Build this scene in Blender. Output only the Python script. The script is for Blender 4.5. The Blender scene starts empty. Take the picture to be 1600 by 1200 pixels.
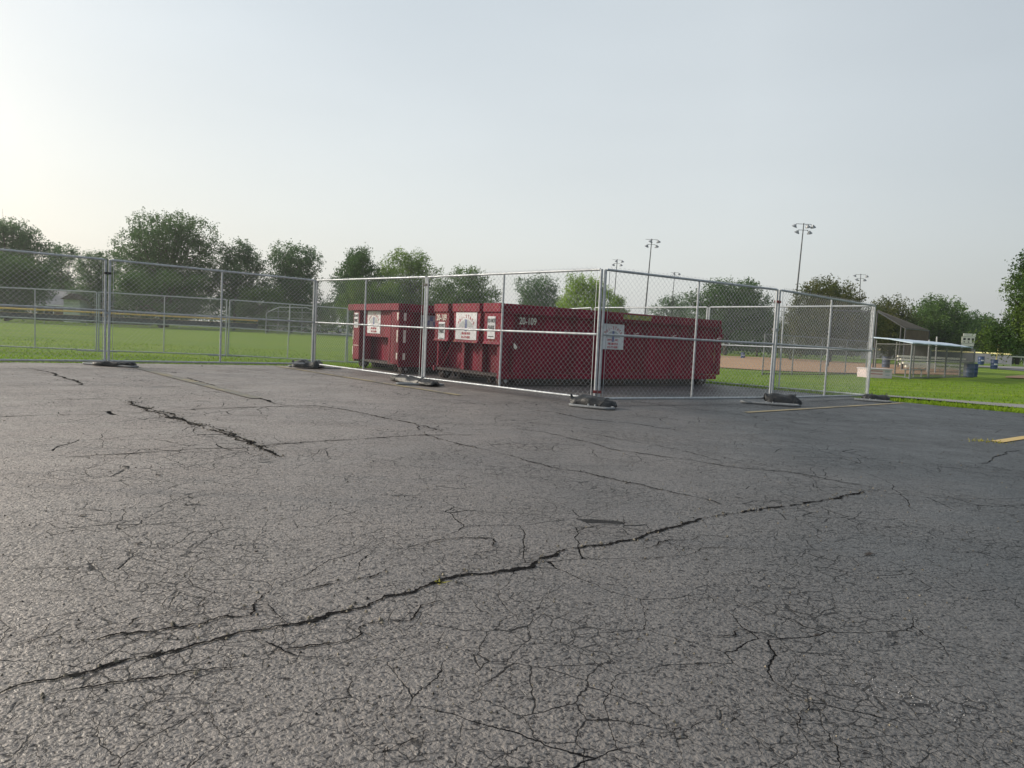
import bpy, bmesh, math, random
import numpy as np
from mathutils import Vector, Matrix, noise
R = math.radians
rnd = random.Random(7)
S = bpy.context.scene
COL = S.collection

# ------------------------------------------------------------------ camera
FPX, CAMH = 1110.0, 0.92
PITCH, ROLL = math.atan(76 / FPX), R(2.7)
fw = Vector((0, math.cos(PITCH), -math.sin(PITCH)))
u0 = Vector((0, math.sin(PITCH), math.cos(PITCH)))
r0 = Vector((1, 0, 0))
rt = r0 * math.cos(ROLL) + u0 * math.sin(ROLL)
up = -r0 * math.sin(ROLL) + u0 * math.cos(ROLL)
cam_data = bpy.data.cameras.new('camera')
cam = bpy.data.objects.new('camera', cam_data)
COL.objects.link(cam)
M = Matrix((rt, up, -fw)).transposed().to_4x4()
M.translation = Vector((0, 0, CAMH))
cam.matrix_world = M
cam_data.sensor_width = 36
cam_data.lens = FPX / 1600 * 36
cam_data.clip_start = 0.05
cam_data.clip_end = 5000
S.camera = cam

# ------------------------------------------------------------------ light
SUN_AZ = R(-76)      # from straight ahead, negative = left
SUN_EL = R(24)
sdir = Vector((math.sin(SUN_AZ) * math.cos(SUN_EL), math.cos(SUN_AZ) * math.cos(SUN_EL), math.sin(SUN_EL)))
sun_d = bpy.data.lights.new('sun', 'SUN')
sun_d.energy = 3.4
sun_d.angle = R(4)
sun_d.color = (1.0, 0.91, 0.78)
sun = bpy.data.objects.new('sun', sun_d)
COL.objects.link(sun)
sun.rotation_euler = (-sdir).to_track_quat('-Z', 'Y').to_euler()

W = bpy.data.worlds.new('World')
S.world = W
W.use_nodes = True
nt = W.node_tree
nt.nodes.clear()
N = nt.nodes.new
L = nt.links.new
sky = N('ShaderNodeTexSky')
sky.sky_type = 'NISHITA'
sky.sun_disc = False
sky.sun_elevation = SUN_EL
sky.sun_rotation = SUN_AZ
sky.dust_density = 5
sky.air_density = 1.2
bg1 = N('ShaderNodeBackground'); bg1.inputs[1].default_value = 0.05
L(sky.outputs[0], bg1.inputs[0])
tc = N('ShaderNodeTexCoord')
dot = N('ShaderNodeVectorMath'); dot.operation = 'DOT_PRODUCT'
hd = Vector((sdir.x, sdir.y, 0.0)).normalized()
dot.inputs[1].default_value = hd
L(tc.outputs['Generated'], dot.inputs[0])
mr = N('ShaderNodeMapRange'); mr.inputs['From Min'].default_value = -0.9; mr.inputs['From Max'].default_value = 0.8
L(dot.outputs['Value'], mr.inputs['Value'])
sep = N('ShaderNodeSeparateXYZ'); L(tc.outputs['Generated'], sep.inputs[0])
mz = N('ShaderNodeMapRange'); mz.inputs['From Min'].default_value = 0.0; mz.inputs['From Max'].default_value = 0.5
L(sep.outputs['Z'], mz.inputs['Value'])
def ramp3(cols):
    r = N('ShaderNodeValToRGB')
    r.color_ramp.elements[0].color = (*cols[0], 1)
    r.color_ramp.elements[1].color = (*cols[2], 1)
    e = r.color_ramp.elements.new(0.5); e.color = (*cols[1], 1)
    L(mr.outputs[0], r.inputs[0])
    return r
lo = ramp3([(.25, .27, .29), (.60, .62, .615), (.71, .71, .675)])
hi = ramp3([(.20, .235, .27), (.53, .57, .585), (.45, .51, .545)])
mixc = N('ShaderNodeMix'); mixc.data_type = 'RGBA'
L(mz.outputs[0], mixc.inputs['Factor']); L(lo.outputs[0], mixc.inputs['A']); L(hi.outputs[0], mixc.inputs['B'])
cn = N('ShaderNodeTexNoise'); cn.inputs['Scale'].default_value = 1.6; cn.inputs['Detail'].default_value = 3
mpc = N('ShaderNodeMapping'); mpc.inputs['Scale'].default_value = (1, 1, 3.5)
L(tc.outputs['Generated'], mpc.inputs[0]); L(mpc.outputs[0], cn.inputs['Vector'])
cr = N('ShaderNodeMapRange'); cr.inputs['From Min'].default_value = .3; cr.inputs['From Max'].default_value = .7
cr.inputs['To Min'].default_value = .95; cr.inputs['To Max'].default_value = 1.04
L(cn.outputs[0], cr.inputs['Value'])
sc = N('ShaderNodeVectorMath'); sc.operation = 'SCALE'
L(mixc.outputs['Result'], sc.inputs[0]); L(cr.outputs[0], sc.inputs['Scale'])
bg2 = N('ShaderNodeBackground'); bg2.inputs[1].default_value = 1.03
L(sc.outputs[0], bg2.inputs[0])
# hazy glow of the air round the (veiled) sun
d3 = N('ShaderNodeVectorMath'); d3.operation = 'DOT_PRODUCT'; d3.inputs[1].default_value = sdir
L(tc.outputs['Generated'], d3.inputs[0])
mx_ = N('ShaderNodeMath'); mx_.operation = 'MAXIMUM'; mx_.inputs[1].default_value = 0; L(d3.outputs['Value'], mx_.inputs[0])
pw = N('ShaderNodeMath'); pw.operation = 'POWER'; pw.inputs[1].default_value = 9; L(mx_.outputs[0], pw.inputs[0])
ml = N('ShaderNodeMath'); ml.operation = 'MULTIPLY'; ml.inputs[1].default_value = .22; L(pw.outputs[0], ml.inputs[0])
bg3 = N('ShaderNodeBackground'); bg3.inputs[0].default_value = (1, .92, .82, 1); L(ml.outputs[0], bg3.inputs[1])
add0 = N('ShaderNodeAddShader'); L(bg1.outputs[0], add0.inputs[0]); L(bg3.outputs[0], add0.inputs[1])
add = N('ShaderNodeAddShader'); L(add0.outputs[0], add.inputs[0]); L(bg2.outputs[0], add.inputs[1])
out = N('ShaderNodeOutputWorld'); L(add.outputs[0], out.inputs[0])
S.view_settings.view_transform = 'Standard'
S.view_settings.look = 'None'
S.view_settings.gamma = 1
S.view_settings.exposure = 0.0
S.view_settings.use_curve_mapping = False

# ------------------------------------------------------------------ terrain function and picture-ray helpers
EDGE = [(-60, -25.6), (-9.26, 12.81), (-7.26, 14.55), (-5.0, 16.1), (-3.6, 16.3), (-2.5, 17.75), (1.27, 20.8),
        (4.8, 16.53), (6.75, 14.55), (7.25, 13.75), (8.77, 12.11), (14, 6.2), (40, -22)]
LOT = EDGE + [(40, -40), (-60, -40)]
def seg_d(px, py, a, b):
    ax, ay = a; bx, by = b
    dx, dy = bx - ax, by - ay
    t = max(0, min(1, ((px - ax) * dx + (py - ay) * dy) / (dx * dx + dy * dy)))
    return math.hypot(px - ax - t * dx, py - ay - t * dy)
def in_poly(x, y, P):
    c = False
    j = len(P) - 1
    for i in range(len(P)):
        xi, yi = P[i]; xj, yj = P[j]
        if (yi > y) != (yj > y) and x < (xj - xi) * (y - yi) / (yj - yi) + xi: c = not c
        j = i
    return c
def lot_dist(x, y):
    d = min(seg_d(x, y, EDGE[i], EDGE[i + 1]) for i in range(len(EDGE) - 1))
    return -d if in_poly(x, y, LOT) else d
def sm(a, b, x):
    t = max(0, min(1, (x - a) / (b - a)))
    return t * t * (3 - 2 * t)
def RISE(x, y):
    return .62 * sm(45, 100, y) * sm(.40, .62, x / max(y, 1)) if y > 45 else 0.0
def G(x, y):
    d = lot_dist(x, y)
    if d <= 0: return 0.0
    return -0.27 * sm(0, 7, d) - 0.03 * sm(12, 60, d) + RISE(x, y)
def ray(px, py):
    return fw + rt * ((px - 800) / FPX) - up * ((py - 600) / FPX)
def gp(px, py, z=None):
    d = ray(px, py)
    if d.z > -1e-4: d.z = -1e-4
    if z is not None:
        t = (z - CAMH) / d.z
        return Vector((d.x * t, d.y * t, z))
    zz = 0
    for _ in range(25):
        t = (zz - CAMH) / d.z
        zz = zz * .4 + .6 * G(d.x * t, d.y * t)
    t = (zz - CAMH) / d.z
    return Vector((d.x * t, d.y * t, G(d.x * t, d.y * t)))
def at(px, py, Y):
    d = ray(px, py)
    return Vector((0, 0, CAMH)) + d * (Y / d.y)

# ------------------------------------------------------------------ object helpers
def tag(o, label=None, cat=None, group=None, kind=None):
    if label: o['label'] = label
    if cat: o['category'] = cat
    if group: o['group'] = group
    if kind: o['kind'] = kind
    return o
def empty(name, loc=(0, 0, 0), rz=0.0):
    o = bpy.data.objects.new(name, None)
    o.empty_display_size = 0.2
    o.location = loc
    o.rotation_euler = (0, 0, rz)
    COL.objects.link(o)
    return o
def link_mesh(name, me, mat, parent=None, smooth=False):
    if mat is not None and len(me.materials) == 0: me.materials.append(mat)
    o = bpy.data.objects.new(name, me)
    COL.objects.link(o)
    if parent is not None: o.parent = parent
    if smooth:
        me.polygons.foreach_set('use_smooth', [True] * len(me.polygons))
    return o
def copy_tree(o, parent=None):
    c = o.copy()
    COL.objects.link(c)
    c.parent = parent
    for ch in o.children: copy_tree(ch, c)
    return c
class MB:
    def __init__(s): s.v = []; s.f = []
    def add(s, vs, fs):
        n = len(s.v); s.v += [tuple(v) for v in vs]; s.f += [tuple(i + n for i in f) for f in fs]
    def box(s, c, d, m=None):
        cx, cy, cz = c; x, y, z = d[0] / 2, d[1] / 2, d[2] / 2
        vs = [Vector((cx + i * x, cy + j * y, cz + k * z)) for k in (-1, 1) for j in (-1, 1) for i in (-1, 1)]
        if m is not None: vs = [m @ v for v in vs]
        s.add(vs, [(0, 2, 3, 1), (4, 5, 7, 6), (0, 1, 5, 4), (2, 6, 7, 3), (0, 4, 6, 2), (1, 3, 7, 5)])
        return s
    def bb(s, x0, x1, y0, y1, z0, z1, m=None):
        return s.box(((x0 + x1) / 2, (y0 + y1) / 2, (z0 + z1) / 2), (x1 - x0, y1 - y0, z1 - z0), m)
    def tube(s, pts, r, n=8, cap=True, closed=False):
        pts = [Vector(p) for p in pts]
        rs = r if isinstance(r, (list, tuple)) else [r] * len(pts)
        vs = []; K = len(pts); prev = None
        for i, p in enumerate(pts):
            if closed: d = (pts[(i + 1) % K] - pts[i - 1])
            elif i == 0: d = pts[1] - pts[0]
            elif i == K - 1: d = pts[-1] - pts[-2]
            else: d = (pts[i + 1] - pts[i - 1])
            d.normalize()
            if prev is None:
                a = d.orthogonal().normalized()
            else:
                a = prev - d * prev.dot(d)
                if a.length < 1e-6: a = d.orthogonal()
                a.normalize()
            prev = a
            b = d.cross(a)
            for k in range(n):
                t = 2 * math.pi * k / n
                vs.append(p + (a * math.cos(t) + b * math.sin(t)) * rs[i])
        fs = []
        for i in range(K if closed else K - 1):
            j = (i + 1) % K
            for k in range(n):
                fs.append((i * n + k, i * n + (k + 1) % n, j * n + (k + 1) % n, j * n + k))
        if cap and not closed:
            fs.append(tuple(range(n))[::-1]); fs.append(tuple((K - 1) * n + k for k in range(n)))
        s.add(vs, fs)
        return s
    def lathe(s, prof, n=20, c=(0, 0, 0), m=None):
        vs = []; fs = []
        for r_, z in prof:
            for k in range(n):
                t = 2 * math.pi * k / n
                v = Vector((c[0] + r_ * math.cos(t), c[1] + r_ * math.sin(t), c[2] + z))
                vs.append(m @ v if m is not None else v)
        for i in range(len(prof) - 1):
            for k in range(n):
                fs.append((i * n + k, i * n + (k + 1) % n, (i + 1) * n + (k + 1) % n, (i + 1) * n + k))
        s.add(vs, fs)
        return s
    def prism(s, poly, ax, h0, h1, m=None):
        # poly in the two other axes, extruded along ax ('x','y','z') from h0 to h1
        def mk(p, h):
            v = {'x': Vector((h, p[0], p[1])), 'y': Vector((p[0], h, p[1])), 'z': Vector((p[0], p[1], h))}[ax]
            return m @ v if m is not None else v
        n = len(poly)
        vs = [mk(p, h0) for p in poly] + [mk(p, h1) for p in poly]
        fs = [tuple(range(n))[::-1], tuple(range(n, 2 * n))]
        for i in range(n): fs.append((i, (i + 1) % n, n + (i + 1) % n, n + i))
        s.add(vs, fs)
        return s
    def mesh(s, name):
        me = bpy.data.meshes.new(name)
        me.from_pydata(s.v, [], s.f)
        me.update()
        return me
    def build(s, name, mat, parent=None, smooth=False, bevel=0.0, fix=True):
        me = s.mesh(name)
        if fix:
            bm = bmesh.new(); bm.from_mesh(me)
            bmesh.ops.recalc_face_normals(bm, faces=bm.faces)
            if bevel > 0:
                bmesh.ops.bevel(bm, geom=[e for e in bm.edges if e.calc_face_angle(0) > 0.5], offset=bevel, segments=1, affect='EDGES')
            bm.to_mesh(me); bm.free()
        o = link_mesh(name, me, mat, parent, smooth)
        if smooth:
            try: me.set_sharp_from_angle(angle=R(40))
            except Exception: pass
        return o
def np_mesh(name, V, Q):
    V = np.asarray(V, np.float32); Q = np.asarray(Q, np.int32)
    me = bpy.data.meshes.new(name)
    k = Q.shape[1]
    me.vertices.add(len(V)); me.vertices.foreach_set('co', V.ravel())
    me.loops.add(Q.size); me.loops.foreach_set('vertex_index', Q.ravel())
    me.polygons.add(len(Q)); me.polygons.foreach_set('loop_start', np.arange(0, Q.size, k, dtype=np.int32))
    try: me.polygons.foreach_set('loop_total', np.full(len(Q), k, np.int32))
    except Exception: pass
    me.update(calc_edges=True)
    return me

# ------------------------------------------------------------------ material helpers
class Mat:
    def __init__(s, name, rough=0.6, metal=0.0, spec=0.5):
        s.m = bpy.data.materials.new(name); s.m.use_nodes = True
        s.t = s.m.node_tree; s.b = s.t.nodes['Principled BSDF']
        s.b.inputs['Roughness'].default_value = rough
        s.b.inputs['Metallic'].default_value = metal
        s.b.inputs['Specular IOR Level'].default_value = spec
        s.tc = s.t.nodes.new('ShaderNodeTexCoord')
    def n(s, ty, **kw):
        x = s.t.nodes.new(ty)
        for k, v in kw.items():
            if hasattr(x, k): setattr(x, k, v)
            else: x.inputs[k].default_value = v
        return x
    def l(s, a, b): s.t.links.new(a, b)
    def noise(s, scale, detail=4, rough=.55, vec=None, dist=0):
        x = s.n('ShaderNodeTexNoise'); x.inputs['Scale'].default_value = scale
        x.inputs['Detail'].default_value = detail; x.inputs['Roughness'].default_value = rough
        x.inputs['Distortion'].default_value = dist
        s.l(vec if vec is not None else s.tc.outputs['Object'], x.inputs['Vector'])
        return x.outputs['Fac']
    def scaled(s, sc, rot=(0, 0, 0)):
        x = s.n('ShaderNodeMapping'); x.inputs['Scale'].default_value = sc; x.inputs['Rotation'].default_value = rot
        s.l(s.tc.outputs['Object'], x.inputs[0]); return x.outputs[0]
    def vor(s, scale, feature='F1', vec=None, rnd_=1.0):
        x = s.n('ShaderNodeTexVoronoi'); x.feature = feature; x.inputs['Scale'].default_value = scale
        x.inputs['Randomness'].default_value = rnd_
        s.l(vec if vec is not None else s.tc.outputs['Object'], x.inputs['Vector'])
        return x.outputs['Distance']
    def rng(s, v, a, b, c=0., d=1.):
        x = s.n('ShaderNodeMapRange'); x.inputs['From Min'].default_value = a; x.inputs['From Max'].default_value = b
        x.inputs['To Min'].default_value = c; x.inputs['To Max'].default_value = d
        s.l(v, x.inputs['Value']); return x.outputs[0]
    def math(s, op, a, b=None):
        x = s.n('ShaderNodeMath'); x.operation = op
        for i, q in enumerate((a, b)):
            if q is None: continue
            if isinstance(q, (int, float)): x.inputs[i].default_value = q
            else: s.l(q, x.inputs[i])
        return x.outputs[0]
    def mix(s, f, a, b, bt='MIX'):
        x = s.n('ShaderNodeMix'); x.data_type = 'RGBA'; x.blend_type = bt
        for nm, q in (('Factor', f), ('A', a), ('B', b)):
            i = x.inputs[nm] if nm != 'Factor' else x.inputs[0]
            if isinstance(q, (int, float)): i.default_value = q
            elif isinstance(q, tuple): i.default_value = (*q, 1)
            else: s.l(q, i)
        return x.outputs['Result']
    def col(s, c):
        if isinstance(c, tuple): s.b.inputs['Base Color'].default_value = (*c, 1)
        else: s.l(c, s.b.inputs['Base Color'])
        return s
    def bump(s, h, strength=.3, dist=.01):
        x = s.n('ShaderNodeBump'); x.inputs['Strength'].default_value = strength; x.inputs['Distance'].default_value = dist
        s.l(h, x.inputs['Height']); s.l(x.outputs[0], s.b.inputs['Normal']); return s
    def rough(s, v): s.l(v, s.b.inputs['Roughness']); return s
def simple(name, c1, c2=None, scale=3, rough=.6, metal=0, bump=0, spec=.5, bs=40):
    m = Mat(name, rough, metal, spec)
    if c2 is None: c2 = tuple(x * .75 for x in c1)
    m.col(m.mix(m.rng(m.noise(scale, 5), .35, .65), c1, c2))
    if bump: m.bump(m.noise(bs, 3), bump, .01)
    return m.m

# asphalt
def asphalt_mat(name, tone=1.0):
    m = Mat(name, .5, 0, .75)
    big = m.noise(.22, 4, .6)
    med = m.noise(1.7, 5, .65)
    st = m.noise(1.0, 4, .6, m.scaled((.5, 4.0, 1), (0, 0, R(-12))))
    agg = m.vor(85)
    agg2 = m.noise(60, 3, .7, None, 1.2)
    agg3 = m.noise(190, 2, .6)
    base = m.mix(m.rng(big, .35, .68), (.135 * tone, .135 * tone, .135 * tone), (.175 * tone, .170 * tone, .162 * tone))
    base = m.mix(m.rng(med, .35, .75, 0, .55), base, (.095 * tone, .097 * tone, .10 * tone))
    base = m.mix(m.rng(st, .5, .75, 0, .40), base, (.105 * tone, .107 * tone, .112 * tone))
    base = m.mix(m.rng(agg2, .44, .60, 0, .85), base, (.255 * tone, .25 * tone, .24 * tone))
    base = m.mix(m.rng(agg2, .47, .37, 0, .9), base, (.026, .026, .028))
    base = m.mix(m.rng(agg3, .60, .74, 0, .5), base, (.34, .33, .315))
    # sky glow painted into the base colour: warm bright left, dark bluish right
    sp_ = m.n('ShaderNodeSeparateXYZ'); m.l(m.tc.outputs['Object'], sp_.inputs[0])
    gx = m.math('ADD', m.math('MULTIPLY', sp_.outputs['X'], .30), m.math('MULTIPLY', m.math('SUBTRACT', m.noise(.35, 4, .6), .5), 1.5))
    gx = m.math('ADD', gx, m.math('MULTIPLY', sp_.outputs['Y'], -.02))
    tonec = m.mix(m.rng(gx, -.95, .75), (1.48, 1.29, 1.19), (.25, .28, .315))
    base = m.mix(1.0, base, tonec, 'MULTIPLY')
    oil = m.rng(m.noise(.9, 3, .5), .66, .74, 0, .35)
    base = m.mix(oil, base, (.05, .05, .052))
    st2 = m.noise(1.0, 4, .6, m.scaled((.25, 5.0, 1), (0, 0, R(20))))
    base = m.mix(m.rng(st2, .55, .72, 0, .35), base, (.07, .07, .075))
    # alligator cracking, in patches
    wv = m.n('ShaderNodeTexNoise'); wv.inputs['Scale'].default_value = 3.2; wv.inputs['Detail'].default_value = 2
    m.l(m.tc.outputs['Object'], wv.inputs['Vector'])
    va0 = m.n('ShaderNodeVectorMath'); va0.operation = 'MULTIPLY_ADD'
    va0.inputs[1].default_value = (.13, .13, 0)
    m.l(wv.outputs['Color'], va0.inputs[0]); m.l(m.tc.outputs['Object'], va0.inputs[2])
    wv2 = m.n('ShaderNodeTexNoise'); wv2.inputs['Scale'].default_value = 38; wv2.inputs['Detail'].default_value = 3
    m.l(m.tc.outputs['Object'], wv2.inputs['Vector'])
    va = m.n('ShaderNodeVectorMath'); va.operation = 'MULTIPLY_ADD'; va.inputs[1].default_value = (.022, .022, 0)
    m.l(wv2.outputs['Color'], va.inputs[0]); m.l(va0.outputs[0], va.inputs[2])
    def web(scale, w, m0, m1, seed):
        e = m.vor(scale, 'DISTANCE_TO_EDGE', va.outputs[0])
        mk = m.rng(m.noise(seed, 4, .6), m0, m1)
        line = m.rng(m.math('SUBTRACT', m.math('MULTIPLY', mk, w), e), 0, w * .30)
        return line
    w1 = web(2.3, .009, .42, .64, .5)
    w2 = web(6.0, .019, .43, .63, .8)
    w3 = web(14, .038, .44, .62, 1.3)
    cr_ = m.math('MAXIMUM', m.math('MAXIMUM', w1, m.math('MULTIPLY', w2, .9)), m.math('MULTIPLY', w3, .75))
    base = m.mix(cr_, base, (.014, .014, .015))
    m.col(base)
    pit = m.rng(agg2, .47, .36)
    sp = m.math('MULTIPLY', m.math('SUBTRACT', 1.0, m.math('MAXIMUM', cr_, m.math('MULTIPLY', pit, .85))), .7)
    m.l(sp, m.b.inputs['Specular IOR Level'])
    h = m.math('ADD', m.math('MULTIPLY', m.rng(agg, 0, .8), -.45), m.math('MULTIPLY', agg2, 1.2))
    h = m.math('ADD', h, m.math('MULTIPLY', m.noise(7, 3), 1.0))
    h = m.math('SUBTRACT', h, m.math('MULTIPLY', cr_, 1.0))
    m.bump(h, .75, .012)
    m.rough(m.rng(med, .3, .7, .40, .58))
    return m.m
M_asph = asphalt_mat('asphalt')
m = Mat('crack_dark', .95, 0, .05); m.col(m.mix(m.rng(m.noise(30, 3), .4, .7), (.006, .006, .007), (.018, .017, .016))); M_crack = m.m
m = Mat('crumbled_aggregate', .9, 0, .2); m.col(m.mix(m.rng(m.noise(60, 3), .4, .6), (.03, .03, .03), (.26, .23, .18))); m.bump(m.noise(70, 2), .8, .02); M_crumb = m.m

# grass
def grass_mat():
    m = Mat('lawn_grass', .8, 0, .2)
    stripe = m.n('ShaderNodeTexWave'); stripe.wave_type = 'BANDS'; stripe.bands_direction = 'Y'
    stripe.inputs['Scale'].default_value = .16; stripe.inputs['Distortion'].default_value = 1.2; stripe.inputs['Detail'].default_value = 2
    m.l(m.tc.outputs['Object'], stripe.inputs['Vector'])
    big = m.noise(.08, 4); med = m.noise(.9, 5, .65); fine = m.noise(14, 4, .7)
    str_ = m.noise(.5, 4, .6, m.scaled((.25, 1.6, 1)))
    c = m.mix(m.rng(big, .35, .65), (.150, .245, .010), (.185, .265, .013))
    c = m.mix(m.rng(med, .45, .70, 0, .55), c, (.075, .165, .010))
    c = m.mix(m.rng(str_, .48, .68, 0, .6), c, (.25, .31, .022))
    c = m.mix(m.rng(stripe.outputs['Fac'], .2, .8, 0, .35), c, (.075, .16, .010))
    c = m.mix(m.rng(fine, .3, .7, .35, 0), c, (.028, .075, .010))
    st3 = m.noise(1, 4, .6, m.scaled((.05, .7, 1), (0, 0, R(6))))
    c = m.mix(m.rng(st3, .5, .66, 0, .6), c, (.24, .30, .02))
    st4 = m.noise(1, 3, .6, m.scaled((.06, .55, 1), (0, 0, R(-4))))
    c = m.mix(m.rng(st4, .54, .68, 0, .5), c, (.07, .15, .012))
    m.col(c); m.bump(m.noise(30, 3, .7), .8, .05)
    return m.m
M_grass = grass_mat()
def leaf_mat(name, c1, c2, trans=.35):
    m = Mat(name, .7, 0, .08)
    g = m.n('ShaderNodeNewGeometry')
    n1 = m.noise(.35, 3)
    c = m.mix(m.rng(n1, .38, .62), tuple(x * 1.25 for x in c1), tuple(x * 1.3 for x in c2))
    hv = m.n('ShaderNodeHueSaturation')
    m.l(c, hv.inputs['Color']); m.l(m.rng(g.outputs['Random Per Island'], 0, 1, .65, 1.35), hv.inputs['Value'])
    m.l(hv.outputs[0], m.b.inputs['Base Color'])
    tr = m.n('ShaderNodeBsdfTranslucent'); m.l(hv.outputs[0], tr.inputs[0])
    mx = m.n('ShaderNodeMixShader'); mx.inputs[0].default_value = trans
    m.l(m.b.outputs[0], mx.inputs[1]); m.l(tr.outputs[0], mx.inputs[2])
    m.l(mx.outputs[0], m.t.nodes['Material Output'].inputs[0])
    return m.m
LEAF = {
    'edge': leaf_mat('leaf_edge_green', (.028, .062, .016), (.095, .145, .024), .3),
    'dark': leaf_mat('leaf_dark_green', (.046, .096, .032), (.068, .122, .038), .45),
    'mid': leaf_mat('leaf_mid_green', (.065, .118, .034), (.09, .148, .040)),
    'grey': leaf_mat('leaf_grey_green', (.058, .110, .048), (.080, .138, .054), .48),
    'bright': leaf_mat('leaf_bright_green', (.10, .17, .038), (.15, .22, .050), .5),
    'lime': leaf_mat('leaf_lime_green', (.16, .25, .045), (.21, .30, .060), .5),
    'olive': leaf_mat('leaf_olive_green', (.048, .070, .024), (.095, .098, .030)),
    'fresh': leaf_mat('leaf_fresh_green', (.055, .115, .024), (.12, .185, .034), .45),
}
m = Mat('tree_bark', .9, 0, .2); m.col(m.mix(m.rng(m.noise(6, 5, .6, m.scaled((3, 3, .6))), .35, .65), (.055, .045, .036), (.11, .095, .08))); m.bump(m.noise(12, 4), .6, .03); M_bark = m.m

# metals and paints
def galv(name, tone=1.0, rough=.42):
    m = Mat(name, rough, .35, .5)
    c = m.mix(m.rng(m.noise(18, 4), .35, .65), (.50 * tone, .53 * tone, .56 * tone), (.36 * tone, .385 * tone, .41 * tone))
    c = m.mix(m.rng(m.noise(3.2, 5, .7), .62, .75, 0, .55), c, (.24, .215, .19))
    m.col(c); m.bump(m.noise(60, 2), .12, .003)
    m.rough(m.rng(m.noise(9, 3), .3, .7, rough - .08, rough + .14))
    return m.m
M_galv = galv('galvanised_steel', .95)
M_wire = galv('galvanised_wire', .88, .45)
M_galv_k = galv('dull_dark_fence_steel', .42, .6)
M_wire_k = galv('dark_chain_link_wire', .30, .6)
M_galv_d = galv('weathered_galvanised_steel', .7, .55)
M_wire_d = galv('weathered_chain_link_wire', .55, .6)
def red_paint(name, tone=1.0, rusty=.5):
    m = Mat(name, .5, 0, .2)
    c = m.mix(m.rng(m.noise(1.3, 5, .6), .3, .7), (.225 * tone, .006 * tone, .032 * tone), (.14 * tone, .005 * tone, .021 * tone))
    dirt = m.rng(m.noise(1.0, 6, .7, m.scaled((5, 5, .8))), .42, .68, 0, .7)
    c = m.mix(dirt, c, (.075, .012, .015))
    rust = m.rng(m.noise(5.5, 6, .7), .66 - .07 * rusty, .73 - .05 * rusty, 0, .85)
    c = m.mix(rust, c, (.20, .075, .035))
    sc_ = m.rng(m.noise(9, 5, .75, m.scaled((.35, .35, 2.2))), .68, .74, 0, .7)
    c = m.mix(sc_, c, (.42, .19, .17))
    m.col(c); m.bump(m.noise(2.2, 4), .35, .03)
    m.rough(m.rng(m.noise(4, 4), .3, .7, .42, .62))
    return m.m
M_red = red_paint('red_container_paint')
M_red_rust = red_paint('rusty_red_container_paint', 1.1, 1.6)
M_under = simple('grimy_black_steel', (.03, .026, .026), (.055, .035, .03), 6, .7, .2, .3)
M_white = simple('white_sign_panel', (.66, .67, .70), (.56, .57, .60), 5, .45)
M_letter_red = simple('red_lettering', (.40, .02, .04), (.33, .02, .04), 8, .5)
M_letter_black = simple('black_lettering', (.02, .02, .025), None, 8, .5)
M_letter_cream = simple('cream_lettering', (.72, .68, .60), (.58, .52, .46), 14, .5)
M_letter_blue = simple('blue_logo', (.10, .13, .28), (.16, .18, .32), 14, .5)
M_logo_grey = simple('grey_logo', (.33, .36, .38), (.45, .47, .48), 14, .5)
M_reflect = simple('reflective_tape', (.78, .74, .68), (.6, .5, .45), 12, .3)
m = Mat('yellow_notice', .5); m.col(m.mix(m.rng(m.noise(22, 3), .45, .55), (.28, .27, .05), (.12, .15, .04))); M_notice = m.m
m = Mat('sandbag_vinyl', .48, 0, .4); m.col(m.mix(m.rng(m.noise(7, 5, .7), .58, .80), (.016, .017, .019), (.11, .105, .095))); m.bump(m.noise(12, 3, .6, None, .8), .45, .02); M_bag = m.m
M_clamp = simple('red_clamp', (.25, .03, .03), (.12, .03, .03), 20, .5)
def paint_line(name='worn_yellow_marking', a=.54, b=.82):
    m = Mat(name, .7, 0, .3)
    wear = m.rng(m.math('ADD', m.noise(1.6, 4, .6), m.math('MULTIPLY', m.noise(38, 4, .75), .55)), a, b, .60, .02)
    c = m.mix(wear, (.15, .148, .14), (.44, .35, .17))
    m.col(c); m.bump(m.noise(60, 3, .7, None, 1.2), .6, .01)
    return m.m
M_line = paint_line()
M_line3 = paint_line('faded_yellow_marking', .70, .95)
m = Mat('bright_yellow_marking', .6); m.col(m.mix(m.rng(m.noise(40, 4, .7), .55, .7), (.50, .355, .13), (.22, .18, .11))); m.bump(m.noise(60, 3), .5, .01); M_line2 = m.m
M_path = simple('concrete_path', (.26, .25, .24), (.20, .195, .19), 2, .85, 0, .4, .3)
M_dirt = simple('infield_clay', (.42, .27, .165), (.36, .225, .135), .4, .9, 0, .4, .2, 8)
M_dirt2 = simple('bare_soil', (.27, .19, .12), (.2, .14, .09), 1.2, .9, 0, .4, .2, 8)
M_road = simple('far_road', (.10, .10, .10), (.13, .13, .125), .4, .8)
M_screen = simple('dark_windscreen_mesh', (.040, .048, .058), (.06, .068, .075), .8, .85)
M_screen_g = simple('grey_windscreen_mesh', (.12, .135, .16), (.09, .10, .125), .8, .8)
M_cap_y = simple('yellow_fence_cap', (.75, .50, .14), (.65, .42, .12), 1.5, .5)
M_cap_p = simple('pale_yellow_fence_cap', (.72, .66, .32), (.62, .55, .26), 1.5, .5)
M_cap_w = simple('white_fence_cap', (.78, .78, .78), (.68, .68, .68), 1.5, .5)
M_fabric = simple('brown_backstop_netting', (.12, .092, .06), (.08, .064, .045), 2.2, .9)
M_roofblue = simple('pale_blue_roof', (.46, .56, .68), (.40, .50, .62), 1.2, .35)
M_cream = simple('cream_bleacher_plank', (.80, .80, .68), (.66, .66, .56), 3, .5)
M_alu = simple('aluminium_bench', (.5, .5, .5), (.4, .4, .42), 3, .4, .5)
M_pink = simple('pinkish_box_panel', (.74, .60, .61), (.64, .54, .55), 3, .6)
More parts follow.
